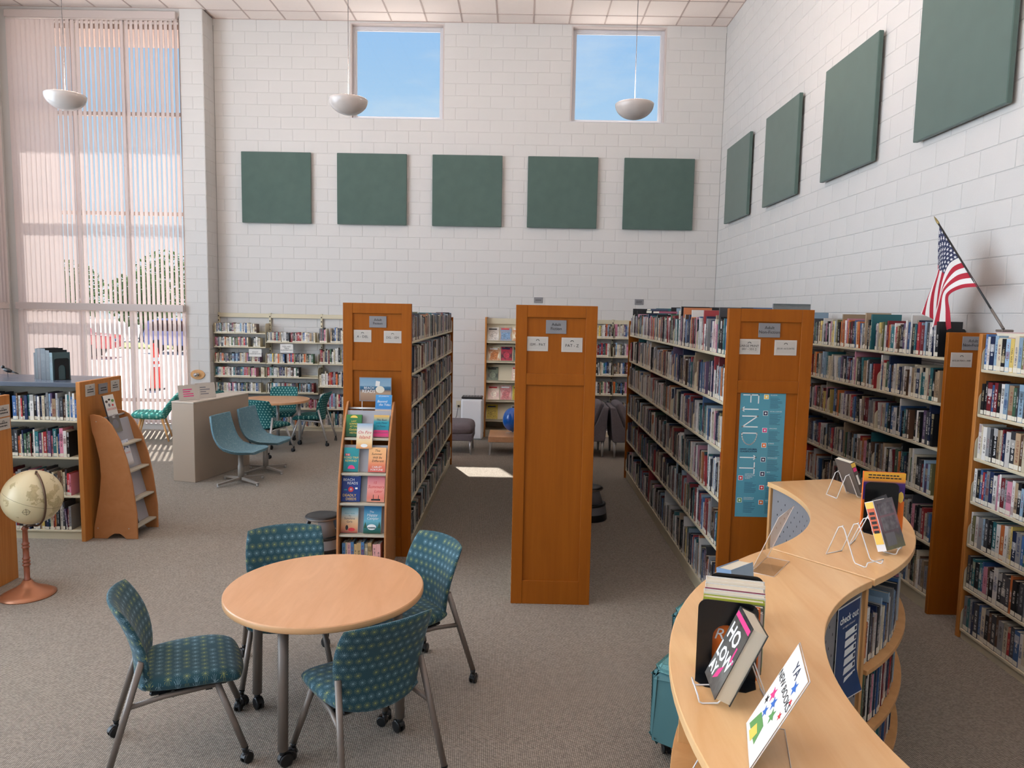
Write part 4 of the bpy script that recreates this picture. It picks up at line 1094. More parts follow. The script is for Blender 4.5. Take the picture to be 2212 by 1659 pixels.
dotc = make_chair(MT['dots'], MT['alu_l'], 'caster_chair', 'teal dotted chair with its back to us at the far table', 'dotted chairs around the far table')
index_kids()
def place(o, M): o.matrix_basis = M; MW[o.name] = M
place(chairA, heading(-1.605, 3.40, 25))
copy_tree(chairA, heading(-0.715, 3.285, 128), 'teal starburst chair in front of the near table, its back to us')
copy_tree(chairA, heading(-0.655, 4.05, 222), 'teal starburst chair right of the near table')
copy_tree(chairA, heading(-1.34, 4.11, -71), 'teal starburst chair behind the near table, only its back showing')
place(dotc, heading(-3.72, 10.72, 70))
copy_tree(dotc, heading(-3.36, 11.62, 178), 'teal dotted chair right of the far table')
copy_tree(dotc, heading(-3.96, 12.02, -82), 'teal dotted chair behind the far table against the shelves')
copy_tree(dotc, heading(-4.50, 11.45, 5), 'teal dotted chair left of the far table behind the beige block')

def round_table(label, x, y, rad, legs, top, kidney=False, H=0.737):
    t = thing('round_table', label, 'table', (x, y, 0), group='round meeting tables')
    if not kidney:
        MB().lathe([(0, H), (rad - 0.004, H), (rad, H - 0.004), (rad, H - 0.03), (rad - 0.004, H - 0.034), (0, H - 0.034)], 72, sm=False).build('table_top', top, t)
        MB().lathe([(rad - 0.0002, H - 0.0035), (rad + 0.0012, H - 0.005), (rad + 0.0012, H - 0.029), (rad - 0.0002, H - 0.031)], 72).build('edge_band', MT['edge'], t)
    else:
        out = []
        for k in range(64):
            a = 2 * PI * k / 64; d = abs((a - 1.75 + PI) % (2 * PI) - PI)
            rr = rad * (1 - 0.20 * math.exp(-(d / 0.62) ** 2)); out.append((rr * math.cos(a), rr * math.sin(a)))
        MB().prism(out, H - 0.034, H).build('table_top', top, t, bevel=0.004)
    MB().lathe([(0.14, H - 0.035), (0.16, H - 0.055), (0.30, H - 0.055), (0.31, H - 0.035)], 32).build('under_ring', MT['black'], t)
    for a, r in legs:
        lx, ly = r * math.cos(a), r * math.sin(a)
        lg = MB().tube([(lx * 0.96, ly * 0.96, H - 0.034), (lx, ly, 0.085)], 0.0255, 14).build('leg', MT['alu'] if not kidney else MT['alu_l'], t)
        c = MB(); c.lathe([(0, 0.09), (0.02, 0.09), (0.014, 0.06)], 10, (lx, ly, 0)); caster(c, lx, ly, 0.033, 0.024, a + 1.0); c.build('caster', MT['black'], lg)
    return t
D = math.radians
round_table('near round table with pale beech top on four caster legs', -0.99, 3.672, 0.507, [(D(-104), 0.42), (D(166), 0.42), (D(76), 0.42), (D(-14), 0.42)], MT['laminate'])
round_table('far kidney-shaped beech table before the audiobook shelves', -3.87, 11.37, 0.55, [(D(10), 0.40), (D(100), 0.40), (D(190), 0.40), (D(280), 0.40)], MT['laminate'], True)

# two shell chairs on four-star bases in front of the beige block
MT['base_grey'] = mat('grey_brown_base', S(146, 138, 130), 0.45)
def shell_chair(x, y, deg, label):
    t = thing('shell_chair', label, 'chair', M=heading(x, y, deg), group='shell chairs by the beige block')
    mb = MB(); n = 20
    prof = [(-0.30, 0.84), (-0.285, 0.76), (-0.265, 0.66), (-0.235, 0.57), (-0.185, 0.485), (-0.115, 0.43), (-0.03, 0.408), (0.07, 0.405), (0.17, 0.418), (0.235, 0.43), (0.265, 0.425)]
    def P(v):
        q = v * (len(prof) - 1); i = min(int(q), len(prof) - 2); f = q - i
        return prof[i][0] * (1 - f) + prof[i + 1][0] * f, prof[i][1] * (1 - f) + prof[i + 1][1] * f
    def F(off):
        def g(u, v):
            a = 2 * u - 1; y_, z_ = P(v); y2, z2 = P(min(v + 0.02, 1.0)); y1, z1 = P(max(v - 0.02, 0.0)); tx, tz = y2 - y1, z2 - z1; L = math.hypot(tx, tz)
            wv = 0.245 - 0.03 * max(0, 0.25 - v) / 0.25 - 0.05 * (max(0, v - 0.8) / 0.2) ** 2
            ny, nz = -tz / L, tx / L
            k = 0.045 * abs(a) ** 2.4 * (1 - min(1.0, max(0.0, (v - 0.55) / 0.4))) - off * (1 - abs(a) ** 12)
            return (a * wv, y_ + ny * k, z_ + nz * k)
        return g
    mb.grid(F(0.0), n, 24); mb.grid(F(0.034), n, 24, flip=True)
    # closed rim
    for v0 in (0.0, 1.0):
        mb.grid(lambda u, w_: tuple(Vector(F(0.0)(u, v0)).lerp(Vector(F(0.034)(u, v0)), w_)), n, 1, flip=(v0 == 0.0))
    mb.build('shell', MT['shell'], t)
    mb = MB()
    mb.tube([F(0.017)(0.0, k / 16) for k in range(17)], 0.006, 6); mb.tube([F(0.017)(1.0, k / 16) for k in range(17)], 0.006, 6); mb.tube([F(0.017)(k / 12, 0.0) for k in range(13)], 0.008, 6)
    mb.build('piping', MT['shell'], t)
    MB().lathe([(0.0, 0.40), (0.09, 0.40), (0.09, 0.385), (0.03, 0.375), (0.03, 0.22), (0.036, 0.215), (0.036, 0.05), (0, 0.05)], 20).build('column', MT['base_grey'], t)
    for k in range(4):
        a = PI / 4 + k * PI / 2 + 0.35
        M_ = Matrix.Rotation(a, 4, 'Z')
        lg = MB().prism([(0.0, 0.045), (0.02, 0.075), (0.33, 0.045), (0.335, 0.025), (0.02, 0.04)], -0.016, 0.016, 'y', M=M_).build('foot', MT['base_grey'], t, bevel=0.003)
        MB().lathe([(0, 0.026), (0.014, 0.026), (0.016, 0.0), (0, 0)], 10, (0.318, 0, 0), M=M_).build('glide', MT['alu_l'], lg)
shell_chair(-3.44, 8.86, -8, 'blue-grey shell chair nearest the display stand')
shell_chair(-3.36, 9.52, -8, 'blue-grey shell chair farther from us, beside the far table')

# beige block
bx = Matrix.Translation((-3.985, 8.80, 0)) @ Matrix.Rotation(D(-13), 4, 'Z')
t = thing('plinth', 'beige box plinth behind the two shell chairs', 'plinth', M=bx)
MB().chamfer(-0.315, 0, 0, 1.15, 0, 0.985, 0.004).build('body', mat('plinth_board', S(172, 154, 136), 0.55), t)
MB().chamfer(-0.318, 0.003, -0.003, 1.153, 0.985, 1.004, 0.003).build('top', mat('plinth_top', S(196, 182, 166), 0.4), t)

# clear sign holders
def sign_holder(name, label, M, wd, ht, tilt=0.12, foot=0.08, paper=None, cat='sign holder', group=None):
    """bent acrylic easel: tilted face with a foot; local x across, -y the reading side"""
    t = thing(name, label, cat, M=M, group=group)
    Fm = Matrix.Rotation(-tilt, 4, 'X')
    face = MB().box(-wd / 2, wd / 2, 0, 0.003, 0, ht).build('acrylic_face', MT['acrylic'], t, M=Fm)
    e = MB()
    for a, b in (((-wd / 2, 0.0015, 0), (-wd / 2, 0.0015, ht)), ((-wd / 2, 0.0015, ht), (wd / 2, 0.0015, ht)), ((wd / 2, 0.0015, ht), (wd / 2, 0.0015, 0)), ((-wd / 2, 0.0015, 0), (wd / 2, 0.0015, 0))):
        e.tube([a, b], 0.0016, 4)
    e.build('bright_edge', MT['acrylic_edge'], face)
    MB().box(-wd / 2, wd / 2, 0, foot, 0.0, 0.003).build('acrylic_foot', MT['acrylic'], t)
    e = MB(); e.tube([(-wd / 2, 0, 0.0015), (-wd / 2, foot, 0.0015), (wd / 2, foot, 0.0015), (wd / 2, 0, 0.0015)], 0.0014, 4); e.build('bright_edge', MT['acrylic_edge'], t)
    if paper:
        p = MB().box(-wd / 2 + 0.004, wd / 2 - 0.004, -0.0015, -0.0005, 0.004, ht - 0.004).build('paper_insert', paper, t, M=Fm)
        return t, Fm
    return t, Fm
PLT = MT['paper']
for k, (yy, lb) in enumerate(((0.14, 'left of two paper signs in acrylic holders on the beige plinth'), (0.44, 'right of two paper signs in acrylic holders on the beige plinth'))):
    M = bx @ Matrix.Translation((-0.16 + 0.02 * k, yy, 1.004)) @ Matrix.Rotation(D(62), 4, 'Z')
    t, Fm = sign_holder('acrylic_sign', lb, M, 0.26, 0.20, 0.25, 0.09, MT['laminated'], 'sign', 'paper signs on the plinth')
    mb = MB()
    for q in range(4): mb.box(-0.07, RND.uniform(0.0, 0.07), -0.0022, -0.0016, 0.05 + q * 0.028, 0.062 + q * 0.028)
    o = mb.build('print', MT['pink_ink' if k == 0 else 'grey_ink'], t, M=Fm); o['kind'] = 'stuff'

# aqua lounge chair by the window
t = thing('lounge_chair', 'aqua dotted lounge chair with wooden legs in the sun', 'chair', M=heading(-5.95, 11.62, 200))
mb = MB()
mb.pillow(0.52, 0.52, 0.055, lambda x, y, z: (x, y + 0.03, 0.40 + z + 0.02 * (y / 0.26) + 0.03 * (x / 0.26) ** 2), 14, 14, 0.5, 5); mb.build('seat', MT['dots2'], t)
mb = MB()
mb.pillow(0.50, 0.60, 0.04, lambda x, y, z: (x * (1 - 0.12 * (y + 0.3) / 0.6), -0.20 - 0.30 * ((y + 0.3) / 0.6) ** 1.25 + 0.09 * (x / 0.27) ** 2 - z, 0.36 + 0.44 * (y + 0.3) / 0.6), 14, 14, 0.5, 6); mb.build('backrest', MT['dots2'], t)
for sx in (-1, 1):
    for sy in (-1, 1):
        MB().tube([(0.17 * sx, 0.15 * sy - 0.02, 0.37), (0.25 * sx, 0.25 * sy - 0.02, 0.0)], [0.02, 0.012], 10).build('leg', MT['maple_side'], t)

# ------------------------------------------------------------------ leaning display stands (two alike)
PROF_OUT = [(0.0, 1.165), (0.016, 1.013), (0.042, 0.933), (0.078, 0.743), (0.084, 0.596), (0.065, 0.404), (0.029, 0.224), (0.003, 0.104), (0.0, 0.0), (0.124, 0.0), (0.16, 0.03), (0.192, 0.048), (0.243, 0.048), (0.27, 0.03), (0.30, 0.0), (0.41, 0.0),
            (0.41, 0.233), (0.376, 0.529), (0.333, 0.749), (0.274, 0.938), (0.206, 1.068), (0.151, 1.132), (0.094, 1.160), (0.036, 1.170)]
PROF_IN = [(0.0, 1.30), (0.0, 0.0), (0.12, 0.0), (0.16, 0.03), (0.26, 0.03), (0.30, 0.0), (0.47, 0.0), (0.465, 0.25), (0.44, 0.55), (0.39, 0.80), (0.31, 1.02), (0.215, 1.20), (0.13, 1.33), (0.075, 1.392), (0.04, 1.395), (0.015, 1.36)]
def stand(label, M, prof, wd, levels, depth_at, m, bar_z, bar_d):
    """local x: depth away from the case (0 at the case), y across 0..wd, z up"""
    t = thing('book_stand', label, 'display stand', M=M, group='leaning book display stands')
    for y in (0.0, wd - 0.018):
        sd = MB().prism(prof, y, y + 0.018, 'y').build('side_panel', m, t, bevel=0.004)
        mb = MB()
        for (a, b) in ((0.04, 0.10), (0.33, 0.10), (0.06, prof[0][1] - 0.06)):
            mb.lathe([(0, 0.0015), (0.005, 0.0)], 8, M=Matrix.Translation((a, y if y == 0 else y + 0.018, b)) @ Matrix.Rotation(PI / 2 * (1 if y == 0 else -1), 4, 'X'))
        mb.build('screws', MT['alu_l'], sd)
    MB().tube([(bar_d, 0.018, bar_z), (bar_d, wd - 0.018, bar_z)], 0.010, 10).build('rail', MT['alu_l'], t)
    for z in levels:
        df = depth_at(z); db = df - 0.075
        MB().chamfer(db, df, 0.018, wd - 0.018, z - 0.018, z, 0.003).build('ledge', MT['putty'], t)
        MB().prism([(db - 0.012, z), (db, z), (db - 0.055, z + 0.215), (db - 0.067, z + 0.215)], 0.019, wd - 0.019, 'y').build('back_plate', mat_grey_plate, t)
    MB().tube([(0.30, 0.018, 0.075), (0.30, wd - 0.018, 0.075)], 0.008, 10).build('stretcher', MT['alu_l'], t)
    return t
mat_grey_plate = mat('grey_stand_plate', S(164, 164, 170), 0.5)
def interp(pts, z):
    pts = sorted(pts, key=lambda p: p[1])
    for (a, b), (c, d) in zip(pts[:-1], pts[1:]):
        if b <= z <= d: return a + (c - a) * (z - b) / max(1e-6, d - b)
    return pts[-1][0]
front_out = PROF_OUT[15:]; front_in = PROF_IN[6:13]
MI = Matrix.Translation((-3.945, 6.58, 0))
stand('brown curved display stand leaning by the low left bookcase', MI, PROF_OUT, 0.40, [0.885, 0.638, 0.367, 0.112], lambda z: interp(front_out, z) - 0.012, MT['mdf'], 1.13, 0.11)
# the second stand faces the camera: its depth axis points to -y
def rot_in():
    m = Matrix.Identity(4)
    m[0][0], m[1][0], m[2][0] = 0, -1, 0      # local x -> -y
    m[0][1], m[1][1], m[2][1] = 1, 0, 0       # local y -> +x
    return m
MI2 = Matrix.Translation((-1.472, 6.245, 0)) @ rot_in()
stand('light wooden display stand of summer novels before the fiction bookcase', MI2, PROF_IN, 0.41, [1.107, 0.831, 0.592, 0.335], lambda z: interp(front_in, z) - 0.012, MT['mdf'], 1.335, 0.075)
# bottom shelf of the novel stand
mb = MB().chamfer(0.06, 0.455, 0.018, 0.392, 0.052, 0.07, 0.003)
index_kids()
for o in list(col.objects):
    if o.get('label', '').startswith('light wooden display stand'): NST = o
mb.build('bottom_shelf', MT['mdf'], NST)

# covers: face-out books
def faced_book(label, M, wd, ht, th, cover, spine, texts=(), group='face-out books', shapes=None, cat='book'):
    """closed book lying in its own frame: local x across the cover, y up, z out of the cover (front at z=th)"""
    t = thing('book', label, cat, M=M, group=group)
    c = MB()
    c.add([(-wd / 2, -ht / 2, th), (wd / 2, -ht / 2, th), (wd / 2, ht / 2, th), (-wd / 2, ht / 2, th)], [(0, 1, 2, 3)], 0, uvs=[(0, 0), (1, 0), (1, 1), (0, 1)])
    e = 0.0025
    c.box(-wd / 2, wd / 2, -ht / 2, ht / 2, th - e, th - 0.0001, 1); c.box(-wd / 2, wd / 2, -ht / 2, ht / 2, 0, e, 1); c.box(-wd / 2, -wd / 2 + e, -ht / 2, ht / 2, e, th - e, 1)
    cv = c.build('cover', [cover, spine], t)
    MB().box(-wd / 2 + e, wd / 2 - 0.004, -ht / 2 + 0.003, ht / 2 - 0.003, e, th - e).build('pages', MT['pages'], t)
    for tx in texts:
        s_, size, m_, x, y = tx[:5]; kw = tx[5] if len(tx) > 5 else {}
        lettering(s_, size, m_, cv, x, y, th + 0.0006, **kw)
    if shapes:
        for (nm, out, m_) in shapes:
            MB().prism(out, th, th + 0.0005).build(nm, m_, cv)
    return t
def on_ledge(Ms, z, df, y, wd, ht, th, back=0.24):
    """frame of a book leaning on a stand ledge: Ms stand matrix, ledge height z, front depth df, across position y (centre)"""
    n = Vector((math.cos(back), 0, math.sin(back))); up = Vector((-math.sin(back), 0, math.cos(back)))
    x = up.cross(n)
    p = Vector((df, y, z)) + up * (ht / 2) - n * 0.0
    m = Matrix.Identity(4)
    for i in range(3): m[i][0] = x[i]; m[i][1] = up[i]; m[i][2] = n[i]; m[i][3] = p[i]
    return Ms @ m
I = MT
def cm(*st, **k): return stripes_cover('cover_art_%d' % RND.randint(1000, 9999), list(st), **k)
def circle(x, y, r, n=14, sy=1.0, a0=0.0, a1=2 * PI): return [(x + r * math.cos(a0 + (a1 - a0) * k / n), y + r * sy * math.sin(a0 + (a1 - a0) * k / n)) for k in range(n if abs(a1 - a0 - 2 * PI) < 1e-3 else n + 1)]
def rect(x0, x1, y0, y1): return [(x0, y0), (x1, y0), (x1, y1), (x0, y1)]
def dI(z, o=0.0): return interp(front_in, z) - 0.072 + o
GN = 'summer novels on the stand'
def novel(label, z, y, wd, ht, cover, spine, texts, shapes=None, o=0.0, th=0.022):
    faced_book(label, on_ledge(MI2, z + 0.001, dI(z, o), y, wd, ht, th), wd, ht, th, cover, spine, texts, GN, shapes)
dk = mat('green_jacket', S(44, 84, 58), 0.4)
novel('dark green novel reading LAST SUMMER AT THE Golden HOTEL', 1.107, 0.085, 0.132, 0.185, cm((0, S(36, 84, 54)), (0.78, S(58, 120, 70)), (1, S(70, 130, 60))), dk,
      [('LAST', 0.020, I['yellow_ink'], 0, 0.036), ('SUMMER', 0.019, I['yellow_ink'], 0, 0.014), ('AT THE', 0.019, I['yellow_ink'], 0, -0.008), ('Golden', 0.027, I['yellow_ink'], 0, -0.034, dict(shear=0.3)), ('HOTEL', 0.02, I['yellow_ink'], 0, -0.062)],
      [('sun', circle(0, 0.066, 0.03, 12, 0.7, 0, PI), I['yellow_ink'])])
novel('pale novel reading On Fire Island, in the middle of the stand', 1.02, 0.192, 0.132, 0.21, cm((0, S(226, 150, 90)), (0.25, S(240, 205, 150)), (0.7, S(236, 226, 214)), (1, S(150, 180, 205))), MT['paper'],
      [('On Fire', 0.036, I['red_ink'], 0.0, 0.030, dict(shear=0.25)), ('Island', 0.040, I['red_ink'], 0.0, -0.010, dict(shear=0.25))], [('lounger', circle(0.0, -0.08, 0.03, 10, 0.5), I['white_ink'])], o=0.03)
novel('teal and pink novel at the right of the upper ledge', 1.107, 0.318, 0.13, 0.185, cm((0, S(200, 80, 120)), (0.2, S(196, 70, 120)), (0.32, S(30, 140, 160)), (0.7, S(40, 150, 165)), (1, S(238, 186, 80))), MT['paper'],
      [('The Best', 0.024, I['navy_ink'], 0.0, 0.052, dict(shear=0.2)), ('Little Motel', 0.020, I['navy_ink'], 0, 0.026, dict(shear=0.2)), ('in Texas', 0.020, I['navy_ink'], 0, 0.0, dict(shear=0.2))],
      [('band', rect(-0.06, 0.06, -0.05, -0.034), I['pink_ink']), ('band', rect(-0.06, 0.06, -0.08, -0.062), I['pink_ink'])])
novel('teal novel reading THE ROAD TRIP REWIND', 0.831, 0.088, 0.125, 0.20, cm((0, S(30, 116, 122)), (0.5, S(40, 140, 146)), (1, S(52, 150, 156))), MT['paper'],
      [('THE', 0.018, I['white_ink'], -0.03, 0.040), ('ROAD TRIP', 0.0235, I['yellow_ink'], 0.0, 0.016), ('REWIND', 0.025, I['yellow_ink'], 0.0, -0.010)], [('arch', circle(0.005, -0.075, 0.03, 12, 1, 0, PI), I['pink_ink']), ('tag', rect(-0.05, -0.01, 0.032, 0.05), I['red_ink'])])
novel('peach novel reading This Summer Will Be Different', 0.831, 0.305, 0.145, 0.205, cm((0, S(206, 92, 84)), (0.25, S(226, 128, 96)), (0.55, S(242, 176, 120)), (1, S(246, 190, 130))), MT['paper'],
      [('This', 0.026, I['ink'], 0.0, 0.075, dict(shear=0.25)), ('Summer', 0.026, I['ink'], -0.005, 0.048, dict(shear=0.25)), ('Will Be', 0.026, I['ink'], 0.0, 0.018, dict(shear=0.25)), ('Different', 0.027, I['ink'], 0.005, -0.010, dict(shear=0.25)), ('CARLEY\nFORTUNE', 0.023, I['white_ink'], 0.0, -0.072)])
novel('navy novel reading BEACH READS DEADLY DEEDS', 0.592, 0.098, 0.158, 0.225, cm((0, S(30, 52, 120)), (1, S(34, 60, 132))), MT['navy_ink'],
      [('ALLISON BRENNAN', 0.0135, I['white_ink'], 0, 0.098), ('BEACH', 0.030, I['white_ink'], -0.02, 0.066), ('READS', 0.030, I['white_ink'], 0.012, 0.038), ('DEADLY', 0.030, I['yellow_ink'], -0.01, -0.062), ('DEEDS', 0.030, I['yellow_ink'], 0.005, -0.092)],
      [('buoy', circle(0.0, -0.012, 0.022), I['red_ink']), ('buoy_centre', circle(0.0, -0.012, 0.009), I['white_ink']), ('wave', rect(-0.055, -0.03, -0.02, -0.012), I['teal_ink']), ('wave', rect(0.035, 0.055, -0.01, 0.004), I['white_ink'])])
novel('pink novel reading 15 Summers Later', 0.592, 0.305, 0.145, 0.22, cm((0, S(220, 150, 120)), (0.15, S(226, 128, 112)), (0.5, S(236, 160, 150)), (0.9, S(222, 130, 140)), (1, S(206, 100, 120))), MT['paper'],
      [('15', 0.030, I['red_ink'], -0.01, 0.048, dict(shear=0.2)), ('Summers', 0.036, I['red_ink'], 0.0, 0.014, dict(shear=0.25)), ('Later', 0.032, I['red_ink'], 0.02, -0.022, dict(shear=0.25))], [('pier', rect(-0.035, 0.04, -0.098, -0.084), I['ink']), ('post', rect(-0.02, -0.016, -0.084, -0.05), I['ink']), ('post', rect(0.022, 0.026, -0.084, -0.055), I['ink'])])
novel('beach-toned novel reading The Sunshine Girls', 0.335, 0.092, 0.14, 0.205, cm((0, S(150, 70, 60)), (0.2, S(214, 150, 110)), (0.5, S(230, 196, 150)), (0.75, S(180, 205, 210)), (1, S(120, 176, 190))), MT['paper'],
      [('MOLLY FADER', 0.013, I['teal_ink'], 0.0, 0.055), ('The', 0.014, I['ink'], 0, 0.036, dict(shear=0.2)), ('Sunshine', 0.025, I['navy_ink'], 0.0, 0.014), ('Girls', 0.025, I['navy_ink'], 0.0, -0.012)], [('figure', circle(-0.02, -0.06, 0.012, 8, 1.8), I['ink']), ('figure', circle(0.02, -0.075, 0.03, 8, 0.5), I['red_ink'])])
novel('blue novel with a white caravan reading The Happy Camper', 0.335, 0.282, 0.145, 0.225, cm((0, S(40, 80, 60)), (0.2, S(40, 110, 110)), (0.45, S(110, 180, 200)), (1, S(30, 120, 180))), MT['paper'],
      [('The', 0.024, I['white_ink'], -0.01, 0.062, dict(shear=0.2)), ('Happy', 0.034, I['white_ink'], -0.005, 0.036, dict(shear=0.25)), ('Camper', 0.03, I['white_ink'], 0.0, 0.008, dict(shear=0.25))],
      [('caravan', circle(-0.005, -0.062, 0.038, 14, 0.62), I['white_ink']), ('caravan_stripe', rect(-0.04, 0.03, -0.074, -0.062), I['teal_ink']), ('pine', [(-0.07, -0.07), (-0.045, -0.07), (-0.057, -0.02)], dk), ('pine', [(0.045, -0.07), (0.07, -0.07), (0.058, -0.015)], dk)])
novel('tall light blue novel with a beach scene at the stand top', 1.24, 0.318, 0.138, 0.215, cm((0, S(40, 100, 160)), (0.15, S(226, 170, 110)), (0.35, S(236, 200, 140)), (0.45, S(60, 130, 190)), (1, S(70, 150, 205))), MT['paper'],
      [('LIZ JOHNSON', 0.014, I['white_ink'], 0.0, 0.095), ('Beyond', 0.028, I['white_ink'], -0.012, 0.050, dict(shear=0.25)), ('the Tides', 0.026, I['white_ink'], 0.01, 0.022, dict(shear=0.25))], [('umbrella', circle(-0.04 + 0.027 * k, -0.045, 0.012), MT['red_ink' if k % 2 else 'navy_ink']) for k in range(4)], o=-0.012)
# BEACH READS sign behind the stand
t = plate('beach_reads_sign', 'BEACH READS picture sign standing behind the novels', 'sign', frame((-1.232, 6.20, 1.497), fy), 0.277, 0.207, MT['plaque'], 0.003)
b_ = MB(); b_.add([(-0.132, -0.097, 0.0034), (0.132, -0.097, 0.0034), (0.132, 0.097, 0.0034), (-0.132, 0.097, 0.0034)], [(0, 1, 2, 3)], uvs=[(0, 0), (1, 0), (1, 1), (0, 1)])
b_.build('picture', cm((0, S(150, 120, 100)), (0.36, S(176, 148, 124)), (0.46, S(120, 110, 104)), (0.5, S(44, 88, 120)), (0.62, S(60, 110, 142)), (0.66, S(140, 170, 190)), (1, S(120, 156, 184)), noise=0.03), t)
lettering('BEACH', 0.028, I['white_ink'], t, -0.055, 0.012, 0.0045); lettering('READS', 0.038, I['white_ink'], t, -0.058, -0.018, 0.0045)
MB().prism(circle(0.04, 0.0, 0.038, 16, 0.8), 0.0034, 0.0042).build('hat', MT['label'], t); MB().prism([(0.0, 0.03), (0.035, 0.025), (0.04, 0.07), (0.005, 0.075)], 0.0042, 0.005).build('open_book', MT['paper'], t)
MB().tube([(-0.115, -0.104, 0.002), (-0.115, -0.40, 0.002)], 0.004, 6).build('rod', MT['alu_l'], t)
# spines on the bottom shelf of the novel stand
PASTEL = [('cream', (220, 205, 175), 3), ('blue', (84, 130, 175), 3), ('tan', (205, 170, 120), 2), ('pale blue', (150, 185, 205), 3), ('teal', (80, 150, 150), 2), ('pink', (215, 160, 155), 1)]
bs = row('the stand of summer novels', 6, (-1.44, 5.825, 0.071), (1, 0, 0), (0, 1, 0), 0.345, hr=(0.165, 0.205), wr=(0.024, 0.034), dp=(0.11, 0.13), pal=PASTEL, side='left', gap=0.0, lean=0.1)
# children's books on the left stand
Mk = MI
def kid(label, z, y, wd, ht, cover, texts, shapes, o=0.0, th=0.014):
    faced_book(label, on_ledge(Mk, z + 0.001, interp(front_out, z) - 0.072 + o, y, wd, ht, th), wd, ht, th, cover, MT['ink'], texts, 'face-out books on the left stand', shapes)
kid('tall white DINOSAUR book on the left stand', 0.985, 0.125, 0.17, 0.36, cm((0, S(120, 118, 110)), (0.44, S(96, 90, 88)), (0.5, S(226, 222, 214)), (1, S(232, 228, 220)), noise=0.02),
    [('DINOSAUR', 0.030, I['red_ink'], 0.0, 0.045), ('UNDER YOUR\nFEET', 0.026, I['white_ink'], 0.0, -0.02, dict(bold=0.0006))],
    [('drawing', circle(-0.05, 0.12, 0.022, 8, 0.6), MT['bronze']), ('drawing', circle(0.0, 0.135, 0.02, 8, 0.5), I['ink']), ('drawing', circle(0.05, 0.12, 0.024, 8, 0.6), I['green_ink']), ('drawing', circle(-0.02, 0.085, 0.018, 8, 0.9), I['grey_ink']), ('drawing', circle(0.035, 0.08, 0.016, 8, 0.7), I['red_ink']), ('skull', circle(0.0, -0.10, 0.05, 12, 0.9), I['grey_ink'])], o=-0.0)
kid('white dinosaur book with a dragonfly on the left stand', 0.672, 0.125, 0.17, 0.245, cm((0, S(170, 165, 160)), (0.15, S(220, 216, 214)), (0.6, S(226, 226, 232)), (1, S(206, 214, 228)), noise=0.05),
    [('DINOSAURS', 0.026, mat('salmon_ink', S(230, 140, 130), 0.6), 0.0, -0.005)], [('dragonfly_wing', [(0.0, 0.06), (0.07, 0.105), (0.06, 0.085)], I['navy_ink']), ('dragonfly_wing', [(0.0, 0.06), (0.06, 0.05), (0.055, 0.035)], I['navy_ink']), ('dragonfly_body', [(-0.02, 0.035), (0.02, 0.09), (0.028, 0.085), (-0.01, 0.03)], I['navy_ink']), ('silhouette', [(-0.05, -0.1), (-0.03, -0.1), (-0.035, -0.04), (-0.05, -0.03)], I['ink'])])
kid('dark book on the lowest ledge of the left stand', 0.112, 0.08, 0.13, 0.18, cm((0, S(30, 28, 30)), (1, S(44, 40, 42))), [], None)

# ------------------------------------------------------------------ step stools
def stool(x, y, label):
    t = thing('step_stool', label, 'step stool', (x, y, 0), group='round step stools')
    MB().lathe([(0, 0.35), (0.12, 0.352), (0.145, 0.345), (0.148, 0.33), (0.14, 0.318), (0, 0.318)], 28).build('top_step', MT['black'], t)
    MB().lathe([(0.149, 0.337), (0.153, 0.33), (0.149, 0.322)], 28).build('top_trim', MT['alu'], t)
    MB().lathe([(0.12, 0.318), (0.165, 0.185), (0.168, 0.185), (0.124, 0.318)], 28, a0=0.5, a1=1.6).build('column', MT['grey_paint'], t)
    MB().lathe([(0.12, 0.318), (0.165, 0.185), (0.168, 0.185), (0.124, 0.318)], 28, a0=2.6, a1=3.7).build('column', MT['grey_paint'], t)
    MB().lathe([(0.12, 0.318), (0.165, 0.185), (0.168, 0.185), (0.124, 0.318)], 28, a0=4.7, a1=5.8).build('column', MT['grey_paint'], t)
    MB().lathe([(0.0, 0.17), (0.165, 0.178), (0.185, 0.175), (0.187, 0.162), (0.182, 0.155)], 28).build('lower_step', MT['black'], t)
    MB().lathe([(0.182, 0.155), (0.196, 0.075)], 28).build('skirt', MT['grey_paint'], t)
    MB().lathe([(0.196, 0.075), (0.205, 0.012), (0.2, 0.004), (0.0, 0.004)], 28).build('base_ring', MT['black'], t)
stool(-1.735, 6.33, 'round step stool beside the summer novel stand')
stool(0.765, 7.62, 'round step stool half hidden behind the centre bookcase')

# ------------------------------------------------------------------ globe
t = thing('globe', 'antique-toned floor globe on a copper stand at the left edge', 'globe', (-3.655, 5.235, 0))
MB().lathe([(0, 0.0), (0.185, 0.0), (0.187, 0.008), (0.15, 0.03), (0.09, 0.058), (0.045, 0.09), (0.03, 0.115), (0.0, 0.12)], 40).build('base', MT['copper'], t)
pp = [(0.018, 0.11), (0.024, 0.115), (0.024, 0.125), (0.019, 0.13), (0.02, 0.22)]
for z in (0.225, 0.25, 0.275): pp += [(0.021, z), (0.027, z + 0.006), (0.027, z + 0.012), (0.021, z + 0.018)]
pp += [(0.02, 0.33)]
for z in (0.36, 0.385): pp += [(0.02, z), (0.026, z + 0.006), (0.026, z + 0.012), (0.02, z + 0.018)]
pp += [(0.018, 0.42), (0.017, 0.50), (0.025, 0.51), (0.012, 0.53)]
MB().lathe(pp, 20).build('pole', mat('red_brown_pole', S(146, 82, 56), 0.35), t)
gm, n_, b_ = nmat('parchment_globe_map'); gg = NG(n_); tcn = n_.nodes.new('ShaderNodeTexCoord')
nzz = n_.nodes.new('ShaderNodeTexNoise'); nzz.inputs['Scale'].default_value = 6.5; nzz.inputs['Detail'].default_value = 7; nzz.inputs['Roughness'].default_value = 0.62; n_.links.new(tcn.outputs['Object'], nzz.inputs['Vector'])
